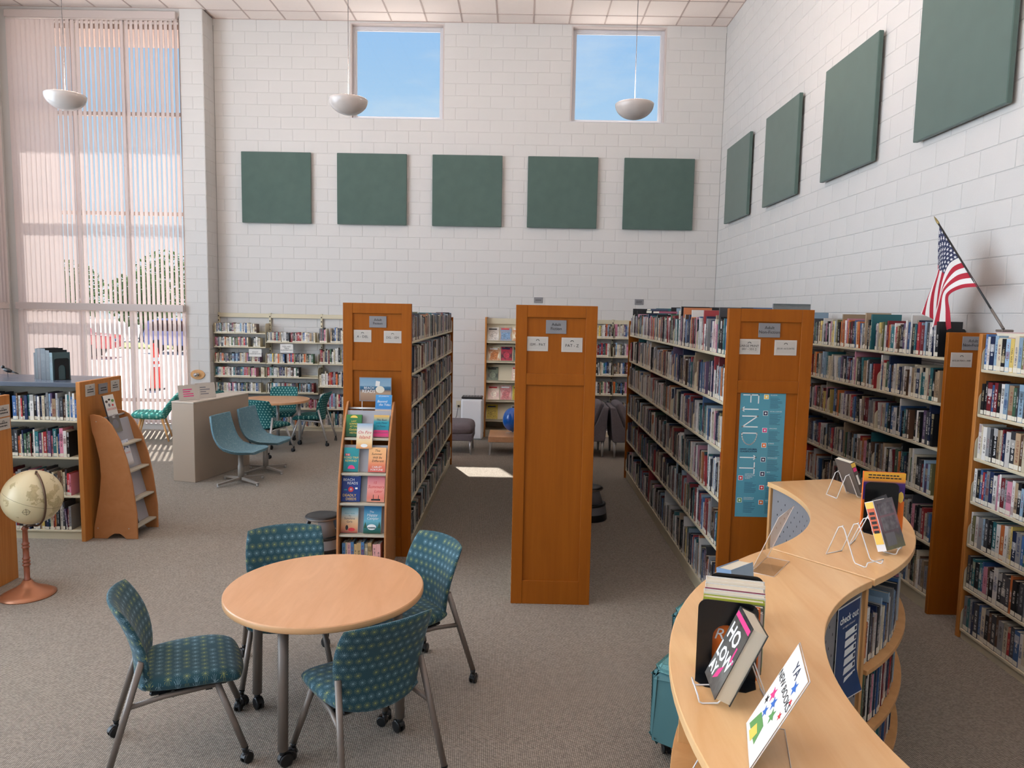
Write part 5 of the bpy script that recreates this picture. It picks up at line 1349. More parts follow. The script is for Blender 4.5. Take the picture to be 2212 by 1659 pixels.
land = gg.m('GREATER_THAN', nzz.outputs['Fac'], 0.56); nz2 = n_.nodes.new('ShaderNodeTexNoise'); nz2.inputs['Scale'].default_value = 60; n_.links.new(tcn.outputs['Object'], nz2.inputs['Vector'])
cc = gg.mix(gg.m('MULTIPLY', land, 0.65), S(214, 200, 160), gg.mix(nz2.outputs['Fac'], S(120, 98, 54), S(196, 178, 128)))
sp = n_.nodes.new('ShaderNodeSeparateXYZ'); n_.links.new(tcn.outputs['Object'], sp.inputs[0])
cc = gg.mix(gg.m('MULTIPLY', gg.m('LESS_THAN', gg.m('ABSOLUTE', sp.outputs[2]), 0.0012), 0.8), cc, S(90, 72, 44))
n_.links.new(cc, b_.inputs['Base Color']); b_.inputs['Roughness'].default_value = 0.32
GC = (0.075, -0.01, 0.755)
tilt = Matrix.Translation(GC) @ Matrix.Rotation(0.25, 4, 'Z') @ Matrix.Rotation(0.40, 4, 'Y')
ball = MB(); ball.lathe([(0.2 * math.sin(k * PI / 24), -0.2 * math.cos(k * PI / 24)) for k in range(25)], 48); ball.build('sphere', gm, t, M=tilt)
mb = MB(); mb.tube([(0.214 * math.sin(a), 0, -0.214 * math.cos(a)) for a in [k * PI / 24 - 0.25 for k in range(27)]], 0.008, 8)
mb.tube([(0, 0, -0.225), (0, 0, -0.195)], 0.008, 8); mb.tube([(0, 0, 0.195), (0, 0, 0.225)], 0.008, 8)
mb.build('meridian_ring', MT['bronze'], t, M=Matrix.Translation(GC) @ Matrix.Rotation(-0.6, 4, 'Z') @ Matrix.Rotation(0.40, 4, 'Y'))
MB().tube([(0, 0, 0.52), (0.03, -0.005, 0.535), (GC[0], GC[1], 0.546)], 0.012, 10).build('cradle', MT['bronze'], t)
mb = MB(); cN = Vector((0.35, -0.88, -0.32)).normalized(); Fm = frame(Vector(GC) + cN * 0.2008, cN)
mb.tube([(0.022 * math.cos(a * PI / 12), 0.022 * math.sin(a * PI / 12), 0) for a in range(24)], 0.0009, 4, closed=True)
for a in range(4): mb.tube([(0, 0, 0), (0.028 * math.cos(a * PI / 2), 0.028 * math.sin(a * PI / 2), -0.001)], 0.0009, 4)
mb.build('compass_rose', MT['bronze'], t, M=Fm)

# ------------------------------------------------------------------ lounge corner at the back
t = thing('ottoman', 'grey upholstered ottoman beside the fiction bookcase', 'ottoman', (-1.0, 11.2, 0))
mb = MB(); mb.pillow(0.66, 0.66, 0.10, lambda x, y, z: (x, y, 0.39 + z), 16, 16, 0.35, 7); mb.build('cushion', MT['sofa'], t)
MB().chamfer(-0.31, 0.31, -0.31, 0.31, 0.215, 0.32, 0.012).build('seat_frame', MT['sofa'], t)
for sx in (-1, 1):
    for sy in (-1, 1): MB().tube([(0.27 * sx, 0.27 * sy, 0.215), (0.285 * sx, 0.285 * sy, 0.0)], [0.022, 0.010], 8).build('leg', MT['alu_l'], t)
t = thing('coffee_table', 'low beech coffee table carrying a blue balloon', 'table', (0.07, 11.2, 0))
MB().chamfer(-0.52, 0.52, -0.32, 0.32, 0.205, 0.292, 0.006).build('table_top', MT['laminate'], t)
for sx in (-1, 1):
    for sy in (-1, 1):
        MB().prism([(0.0, 0.205), (0.10, 0.205), (0.03, 0.17), (0.012, 0.0), (-0.008, 0.0)], -0.012, 0.012, 'y', M=Matrix.Translation((-0.50 * sx, 0.27 * sy, 0)) @ Matrix.Rotation(0 if sx > 0 else PI, 4, 'Z')).build('leg', MT['alu_l'], t)
t = thing('balloon', 'shiny blue balloon standing on the low coffee table', 'balloon', (-0.085, 11.2, 0.293))
mb = MB(); mb.lathe([(0.0, 0.405)] + [(0.158 * math.sin(k * PI / 22) ** 0.92, 0.215 + 0.19 * math.cos(k * PI / 22) * (1.0 if k < 11 else 0.93)) for k in range(1, 21)] + [(0.012, 0.035), (0.018, 0.025)], 36)
mb.build('skin', mat('blue_latex', S(14, 96, 190), 0.18, spec=0.6, coat=0.4), t)
mb = MB()
for k in range(5):
    a = k * 1.3; mb.tube([(0.012 * math.cos(a), 0.012 * math.sin(a), 0.03), (0.06 * math.cos(a), 0.05 * math.sin(a), 0.012 + 0.012 * (k % 2)), (0.11 * math.cos(a + 0.3), 0.09 * math.sin(a + 0.3), 0.004)], 0.003, 5)
mb.build('ribbon', MT['white'], t)
def armchair(x, y, rz, label):
    t = thing('armchair', label, 'armchair', (x, y, 0), rz, 'grey armchairs back to back')
    # faces local +x
    MB().prism([(0.0, 0.24), (0.62, 0.24), (0.62, 0.37), (0.20, 0.37), (0.03, 0.77), (-0.05, 0.77), (-0.01, 0.3)], -0.33, 0.33, 'y').build('body', MT['sofa'], t, bevel=0.015)
    mb = MB(); mb.pillow(0.50, 0.60, 0.075, lambda a, b, c: (0.38 + a, b, 0.435 + c), 12, 12, 0.3, 7); mb.build('seat_cushion', MT['sofa'], t)
    mb = MB(); mb.pillow(0.60, 0.48, 0.085, lambda a, b, c: (0.16 - 0.10 * (b / 0.24) + c * 0.95, a, 0.62 + b * 0.92 + c * 0.25), 12, 12, 0.3, 6); mb.build('back_cushion', MT['sofa'], t)
    for q in (0.03, 0.57):
        for s_ in (-1, 1): MB().tube([(q, 0.28 * s_, 0.24), (q, 0.29 * s_, 0.0)], [0.028, 0.013], 8).build('leg', MT['alu_l'], t)
armchair(1.32, 11.25, PI, 'grey armchair facing left, back against its twin')
armchair(1.44, 11.2, 0.0, 'grey armchair facing right, back against its twin')
t = thing('air_purifier', 'tall white air purifier standing against the end wall', 'air purifier', (-0.79, 12.33, 0))
MB().chamfer(-0.185, 0.185, -0.14, 0.14, 0.0, 0.70, 0.03).build('housing', MT['white'], t)
MB().chamfer(-0.178, 0.178, -0.135, 0.135, 0.70, 0.735, 0.012).build('control_top', MT['black'], t)
mb = MB()
for k in range(6): mb.box(-0.14 + k * 0.05, -0.115 + k * 0.05, -0.1, 0.1, 0.735, 0.738)
mb.build('grille', MT['grey_paint'], t)
MB().tube([(-1.085, 13.0, 0.475), (-1.09, 12.96, 0.44), (-1.11, 12.95, 0.30), (-1.16, 12.94, 0.17), (-1.10, 12.9, 0.03), (-0.95, 12.7, 0.012), (-0.80, 12.54, 0.02)], 0.006, 6).build('power_cord', MT['cord'], t, world=True)

# magazine rack
t = thing('magazine_rack', 'beige magazine rack with oak side behind the centre bookcase', 'magazine rack', (-0.6, 12.5, 0))
for x in (-0.60, 0.72): MB().prism([(12.5, 0.0), (13.03, 0.0), (13.03, 2.08), (12.72, 2.08), (12.5, 0.35)] if False else [(12.5, 0.0), (13.02, 0.0), (13.02, 2.08), (12.5, 2.08)], x, x + 0.028, 'x').build('side_panel', MT['oak2'], t, world=True)
MB().box(-0.572, 0.72, 12.98, 13.0, 0, 2.06).build('back_panel', MT['beige'], t, world=True)
MB().box(-0.572, 0.72, 12.60, 12.62, 1.97, 2.06).build('top_rail', MT['beige'], t, world=True)
MB().box(-0.572, 0.72, 12.56, 12.98, 0, 0.12).build('kick_base', MT['beige'], t, world=True)
MZ = [1.659, 1.316, 0.972, 0.635, 0.293]
for z in MZ:
    MB().prism([(12.52, z), (12.505, z + 0.025), (12.52, z + 0.025), (12.535, z + 0.012), (12.70, z + 0.29), (12.72, z + 0.285), (12.56, z - 0.004), (12.90, z - 0.004), (12.90, z - 0.02), (12.52, z - 0.02)], -0.57, 0.718, 'x').build('display_shelf', MT['beige'], t, world=True)
COV = [((226, 222, 212), (200, 190, 180)), ((200, 160, 130), (120, 150, 180)), ((232, 226, 200), (190, 120, 70)), ((60, 40, 50), (190, 60, 80)), ((60, 66, 60), (120, 130, 110)), ((150, 120, 120), (210, 190, 190)), ((220, 180, 170), (240, 220, 200)), ((226, 190, 180), (200, 120, 120)), ((220, 196, 70), (180, 160, 60)), ((140, 40, 60), (60, 40, 80))]
k = 0
MLAB = ['pale page-like magazine', 'canyon photo magazine', 'cream food magazine', 'dark red cover magazine', 'dark green science magazine', 'grey patterned magazine', 'pale pink illustrated magazine', 'pink cover magazine', 'yellow cover magazine', 'maroon magazine']
for q, z in enumerate(MZ):
    for j in range(6):
        if (q, j) in ((2, 1), (4, 1), (4, 3)): continue
        x = -0.46 + j * 0.215 + (0.02 if q % 2 else 0.0); a, b = COV[(q * 2 + j) % 10]
        back = 0.52; n = Vector((0, -math.cos(back), math.sin(back))); up = Vector((0, math.sin(back), math.cos(back)))
        ht = RND.uniform(0.255, 0.275); p = Vector((x, 12.538, z + 0.020)) + up * ht / 2 + n * 0.003
        lab = MLAB[(q * 2 + j) % 10] + ', %s on the %s rack shelf' % (['first', 'second', 'third', 'fourth', 'fifth', 'sixth'][j], ['top', 'second', 'third', 'fourth', 'lowest'][q])
        t2 = thing('magazine', lab, 'magazine', M=frame(p, n, (0, 0, 1)), group='magazines on the rack')
        c = MB(); wd = 0.195
        c.add([(-wd / 2, -ht / 2, 0.003), (wd / 2, -ht / 2, 0.003), (wd / 2, ht / 2, 0.003), (-wd / 2, ht / 2, 0.003)], [(0, 1, 2, 3)], uvs=[(0, 0), (1, 0), (1, 1), (0, 1)])
        c.build('cover', cm((0, S(*b)), (0.35, S(*a)), (0.75, S(*b)), (1, S(*a)), noise=0.7), t2)
        MB().box(-wd / 2, wd / 2, -ht / 2, ht / 2, 0.0, 0.0028).build('pages', MT['pages'], t2)
        shp = circle(0, -0.03, 0.055, 14) if k % 5 == 2 else (rect(-0.08, 0.08, -0.10, 0.03) if k % 3 else [(-0.07, -0.1), (0.05, -0.11), (0.075, 0.02), (0.0, 0.06), (-0.06, 0.0)])
        MB().prism(shp, 0.003, 0.0034).build('cover_picture', mat('cover_picture_%d' % k, S(*b), 0.5, noise=0.5, nscale=45), t2)
        MB().box(-0.08, 0.06, ht / 2 - 0.05, ht / 2 - 0.025, 0.003, 0.0034).build('masthead', MT[('ink', 'red_ink', 'white_ink', 'navy_ink')[k % 4]], t2); k += 1
# ------------------------------------------------------------------ curved display counter, two arc units
CZ = 1.07
def arc_pts(c, r, a0, a1, n): return [(c[0] + r * math.cos(a0 + (a1 - a0) * k / n), c[1] + r * math.sin(a0 + (a1 - a0) * k / n)) for k in range(n + 1)]
def arc_slab(mb, c, r0, r1, a0, a1, z0, z1, n=28):
    mb.prism(arc_pts(c, r1, a0, a1, n) + arc_pts(c, r0, a1, a0, n), z0, z1, 'z', sm=False); return mb
def radial_board(mb, c, r0, r1, a, th, z0, z1):
    """vertical board along the radius at angle a; th > 0 towards larger angles"""
    u = Vector((math.cos(a), math.sin(a), 0)); v = Vector((-u.y, u.x, 0)); C_ = Vector((c[0], c[1], 0))
    p = [C_ + u * r0, C_ + u * r1, C_ + u * r1 + v * th, C_ + u * r0 + v * th]
    out = [(q.x, q.y) for q in p]
    if th < 0: out = out[::-1]
    mb.prism(out, z0, z1, 'z')
def counter(label, c, r0, r1, a0, a1):
    t = thing('display_counter', label, 'counter', (c[0] + (r0 + r1) / 2 * math.cos((a0 + a1) / 2), c[1] + (r0 + r1) / 2 * math.sin((a0 + a1) / 2), 0), group='curved display counter units')
    arc_slab(MB(), c, r0, r1, a0 + 0.0032, a1 - 0.0032, CZ - 0.032, CZ).build('top', MT['maple'], t, world=True, bevel=0.003)
    for a, s_ in ((a0, 0.022), (a1, -0.022), ((a0 + a1) / 2 - 0.011 / r1, 0.022)):
        mb = MB(); radial_board(mb, c, r0 + 0.015, r1 - 0.035, a, s_, 0.0, CZ - 0.032); mb.build('upright_panel', MT['maple_side'], t, world=True, bevel=0.002)
    for z in (0.64, 0.335, 0.07):
        arc_slab(MB(), c, r0 + 0.05, r1 - 0.02, a0 + 0.018, a1 - 0.018, z - 0.022, z).build('shelf', MT['maple_side'], t, world=True, bevel=0.002)
    arc_slab(MB(), c, r0 + 0.06, r1 - 0.08, a0 + 0.018, a1 - 0.018, 0.0, 0.048).build('plinth_base', MT['maple_side'], t, world=True)
    pb = arc_slab(MB(), c, r0 + 0.030, r0 + 0.034, a0 + 0.02, a1 - 0.02, 0.05, CZ - 0.033).build('pegboard', MT['peg'], t, world=True)
    mb = MB(); n = int((a1 - a0 - 0.06) * (r0 + 0.03) / 0.045)
    for k in range(n):
        a = a0 + 0.03 + k * 0.045 / (r0 + 0.03)
        for q in range(20):
            if (k + q) % 2: continue
            z = 0.10 + q * 0.045
            M_ = frame((c[0] + (r0 + 0.0296) * math.cos(a), c[1] + (r0 + 0.0296) * math.sin(a), z), (-math.cos(a), -math.sin(a), 0))
            mb.add([(-0.004, -0.006, 0), (0.004, -0.006, 0), (0.004, 0.006, 0), (-0.004, 0.006, 0)], [(0, 1, 2, 3)], M=M_)
    o = mb.build('peg_holes', MT['hole'], pb, world=True); o['kind'] = 'stuff'
    return t
C1, C2 = (0.40, 4.50), (2.36, 1.93)
A1, A2 = (D(-52), D(15.5)), (D(126.9), D(196))
counter('curved maple display counter, far unit bulging right', C1, 1.345, 1.855, *A1)
counter('curved maple display counter, near unit bulging left', C2, 1.377, 1.885, *A2)
# books on the outer shelves of the far unit
def arc_row(case, shelf, c, r, a0, a1, z, hr, wr, side='left', pal=PAL, dull=0.1):
    a = a0; out = []
    while a < a1:
        wd = RND.uniform(*wr); h = RND.uniform(*hr); dep = RND.uniform(0.14, 0.19); n, cc, tt = pick(pal, dull)
        rr = r - RND.uniform(0, 0.012)
        # viewed from outside: left is larger angle? the row runs with increasing angle to the right
        u = Vector((math.cos(a), math.sin(a), 0)); v = Vector((-u.y, u.x, 0))
        m = Matrix.Identity(4); o = Vector((c[0], c[1], z)) + u * rr
        for i in range(3): m[i][0] = v[i]; m[i][1] = -u[i]; m[i][2] = (0, 0, 1)[i]; m[i][3] = o[i]
        out.append(dict(M=m, w=wd, h=h, d=dep, c=cc, t=tt, n=n, case=case, shelf=shelf, lab=True, side=side)); a += (wd + 0.001) / (rr - 0.16)
    for i, b in enumerate(out): b['k'] = i + 1 if side == 'left' else len(out) - i
    BOOKS.extend(out)
for k, z in enumerate((0.641, 0.336, 0.071)):
    arc_row('the curved counter', k, C1, 1.80, A1[0] + 0.03, A1[1] - 0.06, z, ((0.19, 0.27), (0.2, 0.27), (0.18, 0.22))[k], (0.010, 0.03))

def lean(bottom, right, tilt, ht):
    """frame for a book or sign leaning back: bottom = centre of its lower back edge, right = reader's right (2D)"""
    x = Vector((right[0], right[1], 0)).normalized(); n0 = x.cross(Vector((0, 0, 1)))
    up = Vector((0, 0, 1)) * math.cos(tilt) - n0 * math.sin(tilt); n = x.cross(up)
    p = Vector(bottom) + up * (ht / 2)
    m = Matrix.Identity(4)
    for i in range(3): m[i][0] = x[i]; m[i][1] = up[i]; m[i][2] = n[i]; m[i][3] = p[i]
    return m
def easel(label, x, y, head, z=CZ, s=1.0):
    """bent white wire: two peaks, feet, front lips; local +y is the reading side"""
    t = thing('wire_easel', label, 'book easel', M=Matrix.Translation((x, y, z)) @ Matrix.Rotation(head - PI / 2, 4, 'Z') @ Matrix.Scale(s, 4), group='white wire book easels')
    w_, r = 0.055, 0.0026
    for sx in (-1, 1):
        q = [(w_ * sx, -0.085, r), (w_ * sx * 0.98, -0.028, 0.148)] + [(w_ * sx, -0.016 + 0.014 * math.sin(k * PI / 6), 0.150 + 0.012 * math.sin(PI * k / 6) ** 1) for k in range(1, 6)] + [(w_ * sx * 0.98, 0.002, 0.145), (w_ * sx, 0.062, r + 0.012), (w_ * sx, 0.07, r + 0.003), (w_ * sx, 0.115, r), (w_ * sx, 0.125, r + 0.004), (w_ * sx, 0.13, 0.026)]
        MB().tube(q, r, 6).build('wire_side', MT['white'], t)
    MB().tube([(-w_, -0.085, r), (w_, -0.085, r)], r, 6).build('rear_bar', MT['white'], t)
    MB().tube([(-w_, 0.13, 0.026), (w_, 0.13, 0.026)], r, 6).build('front_bar', MT['white'], t)
easel('empty white wire easel at the seam of the counter', 1.56, 3.315, D(-61))
easel('white wire easel under the thick graphic novel', 1.74, 3.49, D(-38))
easel('white wire easel under the dark library book at the far end', 2.05, 4.50, D(12), s=0.95)
easel('white wire easel under the black and pink novel', 0.66, 2.045, D(176), s=0.95)
# thick graphic novel with yellow spine and a thinner one beside it
gn = mat('grey_comic_cover', S(120, 116, 120), 0.15, noise=0.5, nscale=30)
t = faced_book('thick white-cased graphic novel with orange spine on an easel', lean((1.79, 3.425, CZ + 0.012), (0.83, 0.56), 0.36, 0.235), 0.165, 0.235, 0.045, cm((0, S(120, 120, 90)), (0.3, S(90, 84, 90)), (0.55, S(150, 110, 120)), (1, S(110, 106, 110)), noise=0.35), MT['white'], (), 'books on the counter',
               [('comic_panel', rect(-0.06, 0.065, 0.045, 0.10), gn), ('comic_panel', rect(-0.06, 0.065, -0.03, 0.035), gn), ('comic_panel', rect(-0.06, 0.02, -0.10, -0.04), MT['grey_ink'])])
sp_ = MB().box(-0.0838, -0.0826, -0.085, 0.115, 0.003, 0.042).build('spine_strip', mat('orange_red_spine', S(206, 96, 62), 0.4), t)
MB().box(-0.0842, -0.0838, 0.085, 0.115, 0.003, 0.042).build('new_sticker', MT['yellow_ink'], t)
MB().box(-0.0842, -0.0838, -0.085, -0.03, 0.003, 0.042).build('spine_print', MT['yellow_ink'], t)
mb = MB()
for k in range(5): mb.box(-0.0845, -0.084, 0.055 - 0.022 * k, 0.068 - 0.022 * k, 0.010, 0.036)
mb.build('spine_letters', MT['ink'], t)
faced_book('thinner grey comic leaning behind the thick graphic novel', lean((1.90, 3.575, CZ + 0.012), (0.70, 0.71), 0.45, 0.22), 0.15, 0.22, 0.02, cm((0, S(190, 186, 180)), (0.5, S(110, 108, 112)), (1, S(60, 60, 66)), noise=0.5), MT['ink'], (), 'books on the counter')
# tall book behind a black bookend
t = faced_book('large yellow and purple book behind a black bookend on the counter', lean((1.925, 3.775, CZ), (0.988, -0.155), 0.0, 0.315), 0.205, 0.315, 0.02, cm((0, S(226, 112, 36)), (0.52, S(226, 112, 36)), (0.54, S(70, 44, 110)), (0.82, S(74, 46, 116)), (0.86, S(232, 150, 50)), (1, S(236, 178, 60)), interp='LINEAR'), MT['orange_ink'], (), 'books on the counter', [('figure', circle(0.085, 0.03, 0.014, 8, 2.2), MT['yellow_ink'])])
mb = MB()
for q in (0.142, 0.128): 
    a = -0.08
    while a < 0.07:
        L = RND.uniform(0.008, 0.02); mb.box(a, a + L, q - 0.003, q + 0.003, 0.0202, 0.0208); a += L + 0.004
mb.build('print', MT['ink'], t)
def bookend(label, M, wd, ht, foot=0.13, hole=True):
    """black bent-steel bookend; local x across, z up, base tongue towards -y"""
    t = thing('bookend', label, 'bookend', M=M, group='black steel bookends')
    r = wd * 0.16; hw = wd / 2
    out = [(-hw, 0)] + [(-hw + r - r * math.cos(k * PI / 12), ht - r + r * math.sin(k * PI / 12)) for k in range(7)] + [(hw - r + r * math.sin(k * PI / 12), ht - r + r * math.cos(k * PI / 12)) for k in range(7)] + [(hw, 0)]
    if hole:
        iw, ih = wd * 0.24, ht * 0.52
        out += [(iw, 0)] + [(iw * math.cos(k * PI / 10), ih + iw * math.sin(k * PI / 10)) for k in range(11)] + [(-iw, 0)]
    MB().prism(out, -0.0012, 0.0012, 'y').build('upright_plate', MT['blackmetal'], t)
    MB().prism([(-hw, 0.0), (hw, 0.0), (hw, -foot + 0.03), (hw - 0.03, -foot), (-hw + 0.03, -foot), (-hw, -foot + 0.03)], 0.0, 0.002, 'z').build('base_tongue', MT['blackmetal'], t)
    return t
bookend('black bookend before the yellow and purple book on the counter', lean((1.912, 3.742, CZ + 0.002), (0.988, -0.155), 0, 0) , 0.165, 0.265, 0.08) if False else bookend('black bookend before the yellow and purple book on the counter', TM((1.905, 3.742, CZ), D(-8.9)), 0.165, 0.265, 0.06)
# dark book at the far end
t = faced_book('dark grey library book with yellow sticker leaning at the counter far end', lean((2.12, 4.51, CZ + 0.012), (-0.21, 0.978), 0.42, 0.235), 0.155, 0.235, 0.03, cm((0, S(60, 58, 60)), (1, S(80, 78, 80))), mat('slate_jacket', S(86, 82, 80), 0.35), (), 'books on the counter')
MB().box(-0.0782, -0.0776, 0.085, 0.112, 0.001, 0.029).build('new_sticker', MT['yellow_ink'], t)
MB().box(-0.0782, -0.0776, 0.055, 0.08, 0.004, 0.026).build('spine_emblem', MT['pink_ink'], t)
MB().box(-0.0782, -0.0776, -0.035, 0.03, 0.009, 0.021).build('spine_print', MT['white_ink'], t)
MB().box(-0.0782, -0.0776, -0.115, -0.09, 0.001, 0.029).build('spine_label', MT['label'], t)
# bookends with thin books between them
be = D(-15); ex = Vector((math.cos(be), math.sin(be), 0)); ey = Vector((-ex.y, ex.x, 0)); B0 = Vector((0.655, 2.155, CZ))
t = bookend('front black bookend holding thin books on the near counter', TM(B0, be), 0.178, 0.245, 0.075)
bookend('rear black bookend behind the thin books on the near counter', TM(B0 + ey * 0.238 + ex * 0.03, be), 0.175, 0.25, 0.0601)
cols = [((226, 112, 40), 'orange novel with white script', 0.226, 0.165), ((196, 190, 186), 'pale grey thin book', 0.205, 0.18), ((96, 100, 90), 'grey-green thin book', 0.215, 0.185), ((168, 178, 60), 'lime green thin book', 0.222, 0.186), ((230, 222, 205), 'cream thin book', 0.228, 0.19), ((150, 70, 90), 'plum-banded book', 0.232, 0.186), ((232, 218, 196), 'thick cream book', 0.24, 0.188)]
off = 0.012
for k, (c_, lb, ht, wd) in enumerate(cols):
    th = (0.020, 0.018, 0.022, 0.026, 0.03, 0.045, 0.04)[k]
    p = B0 + ey * (off + th) + ex * (0.012 + 0.002 * k)
    texts = [('Right', 0.05, MT['white_ink'], 0.0, 0.02, dict(shear=0.3))] if k == 0 else ()
    faced_book(lb + ' between the bookends on the near counter', lean(p, ex[:2], 0.0, ht), wd, ht, th, mat('plain_cover_%d' % k, S(*c_), 0.4), MT['paper'] if k > 3 else mat('spine_%d' % k, S(*c_), 0.4), texts, 'thin books between the bookends')
    off += th + 0.002
# light blue thick book behind the rear bookend
t = faced_book('pale blue thick book standing behind the rear bookend', lean((0.80, 2.60, CZ), (0.76, 0.65), 0.12, 0.205), 0.14, 0.205, 0.062, mat('pale_blue_jacket', S(150, 172, 192), 0.4), mat('pale_blue_jacket_b', S(120, 146, 176), 0.4), (), 'books on the counter')
# black and pink novel
HR = (-0.08, -1.0)
t = faced_book('black, grey and pink novel leaning on an easel, title HOLLOW', lean((0.622, 2.045, CZ + 0.012), HR, 0.42, 0.235), 0.16, 0.235, 0.048, cm((0, S(70, 68, 66)), (0.3, S(120, 118, 112)), (0.55, S(86, 84, 80)), (0.8, S(96, 92, 84)), (1, S(44, 44, 46)), noise=0.5), mat('dark_jacket', S(50, 50, 50), 0.25),
               [('HO', 0.070, MT['white_ink'], -0.012, 0.045, dict(bold=0.002)), ('L', 0.06, MT['pink_ink'], 0.058, 0.012, dict(bold=0.002)), ('LOW', 0.062, MT['white_ink'], -0.005, -0.022, dict(bold=0.002)), ('AY', 0.05, MT['white_ink'], -0.04, -0.075, dict(bold=0.002))], 'books on the counter',
               [('heart', [(0.0, -0.06), (0.03, -0.035), (0.02, -0.075), (-0.01, -0.095)], MT['pink_ink']), ('banner', rect(-0.075, 0.075, 0.090, 0.106), MT['pink_ink'])])
# acrylic holders on the counter
sign_holder('acrylic_sign_holder', 'empty clear acrylic sign holder by the counter seam', Matrix.Translation((1.10, 3.20, CZ)) @ Matrix.Rotation(D(-124.8), 4, 'Z'), 0.25, 0.285, 0.38, 0.10)
t, Fm = sign_holder('acrylic_sign', 'YA NEW BOOKS sign in an acrylic holder on the near counter', Matrix.Translation((0.615, 1.80, CZ)) @ Matrix.Rotation(D(-105), 4, 'Z'), 0.216, 0.28, 0.46, 0.10, MT['paper'], 'sign')
Ft = Fm @ Matrix.Translation((0, -0.0018, 0.14)) @ Matrix.Rotation(PI / 2, 4, 'X')
sg = thing('tmp', None, None) if False else None
def sign_text(s_, size, m, x, y, **kw):
    me = text_mesh(s_, size, **kw); me.materials.append(m); obj('lettering', me, t, M=Ft @ Matrix.Translation((x, y, 0.0004)))
sign_text('YA', 0.046, MT['navy_ink'], 0.0, 0.105); sign_text('NEW BOOKS', 0.034, MT['ink'], 0.0, 0.045)
for (x, y, r, m_) in ((-0.02, 0.105, 0.036, 'pink_ink'), (0.055, 0.085, 0.02, 'blue_ink'), (-0.05, 0.0, 0.022, 'pink_ink'), (-0.01, -0.005, 0.02, 'blue_ink'), (0.03, -0.02, 0.022, 'green_ink'), (-0.03, -0.045, 0.018, 'blue_ink'), (0.075, 0.01, 0.012, 'red_ink'), (0.085, 0.06, 0.010, 'red_ink'), (-0.07, -0.03, 0.014, 'ink')):
    if m_ == 'pink_ink' and y > 0.1: continue
    out = [(x + r * (1.0 if k % 2 == 0 else 0.45) * math.cos(k * PI / 5), y + r * (1.0 if k % 2 == 0 else 0.45) * math.sin(k * PI / 5)) for k in range(10)]
    MB().prism(out, 0, 0.0004).build('star', MT[m_], t, M=Ft)
MB().prism([(-0.05, -0.06), (0.02, -0.06), (0.035, -0.11), (-0.08, -0.12)], 0, 0.0003).build('open_book_drawing', MT['green_ink'], t, M=Ft)
MB().prism([(-0.03, -0.085), (0.01, -0.09), (0.0, -0.125), (-0.05, -0.125)], 0.0003, 0.0006).build('open_book_page', MT['yellow_ink'], t, M=Ft)
# CHECK OUT poster curling off the pegboard
a_ = D(133.6); u_ = Vector((math.cos(a_), math.sin(a_), 0)); rr_ = 1.377 + 0.024
cen = Vector((C2[0], C2[1], 0)) + u_ * rr_ + Vector((0, 0, 0.80))
F_ = frame(cen, -u_)
t = thing('poster', 'navy check out poster curling on the counter pegboard', 'poster', M=F_)
MT['poster_navy'] = mat('navy_poster_paper', S(34, 62, 108), 0.4)
def curl(u, v): 
    x = (u - 0.5) * 0.215; y = (v - 0.5) * 0.40; k = max(0, 0.35 - v) / 0.35
    return (x, y, 0.002 + 0.022 * k * k * (0.4 + u) + 0.004)
MB().grid(curl, 10, 14).build('sheet', MT['poster_navy'], t)
mb = MB(); mb.grid(lambda u, v: (lambda q: (q[0] * 1.05, q[1] * 1.03, q[2] - 0.0012))(curl(u, v)), 10, 14); mb.build('white_border', MT['paper'], t)
lettering('check out', 0.046, MT['white_ink'], t, 0.0, 0.145, 0.0076, bold=0.001); lettering('our digital collections!', 0.014, MT['white_ink'], t, 0.0, 0.112, 0.0076)
for k in range(6):
    y = 0.085 - k * 0.040; z = curl(0.5, 0.5 + y / 0.40)[2] + 0.0012
    MB().prism([(-0.03 + 0.002 * k, y), (0.085, y + 0.006), (0.085, y - 0.022), (-0.03, y - 0.028)], z, z + 0.0008, 'z').build('icon_bubble', MT['white_ink'], t)
    MB().box(0.062, 0.08, y - 0.016, y + 0.0, z + 0.0008, z + 0.0014).build('icon', MT['navy_ink'], t)
# books on the near unit's outer shelf (left side)
Cn = Vector((C2[0], C2[1], 0))
for k, (adeg, lb, c_) in enumerate(((171, 'dark novel with red lettering on the near counter shelf', (46, 46, 58)), (177, 'black novel on the near counter shelf below the top', (24, 24, 28)))):
    a = D(adeg); u = Vector((math.cos(a), math.sin(a), 0)); rt = Vector((-u.y, u.x, 0))
    if k == 0: easel('white wire easel on the shelf inside the near counter', *(Cn + u * 1.76)[:2], a, z=0.64, s=0.9)
    t = faced_book(lb, lean(Cn + u * 1.735 + Vector((0, 0, 0.652)), rt[:2], 0.42, 0.22), 0.15, 0.22, 0.03, cm((0, S(*c_)), (0.5, S(60, 60, 76)), (1, S(*c_)), noise=0.3), mat('dk_spine_%d' % k, S(*c_), 0.4), (), 'books on the counter')
    mb = MB()
    for q in range(5): mb.box(-0.05, 0.04 - 0.01 * q, 0.06 - q * 0.02, 0.068 - q * 0.02, 0.0302, 0.0308)
    mb.build('print', MT['red_ink'], t)

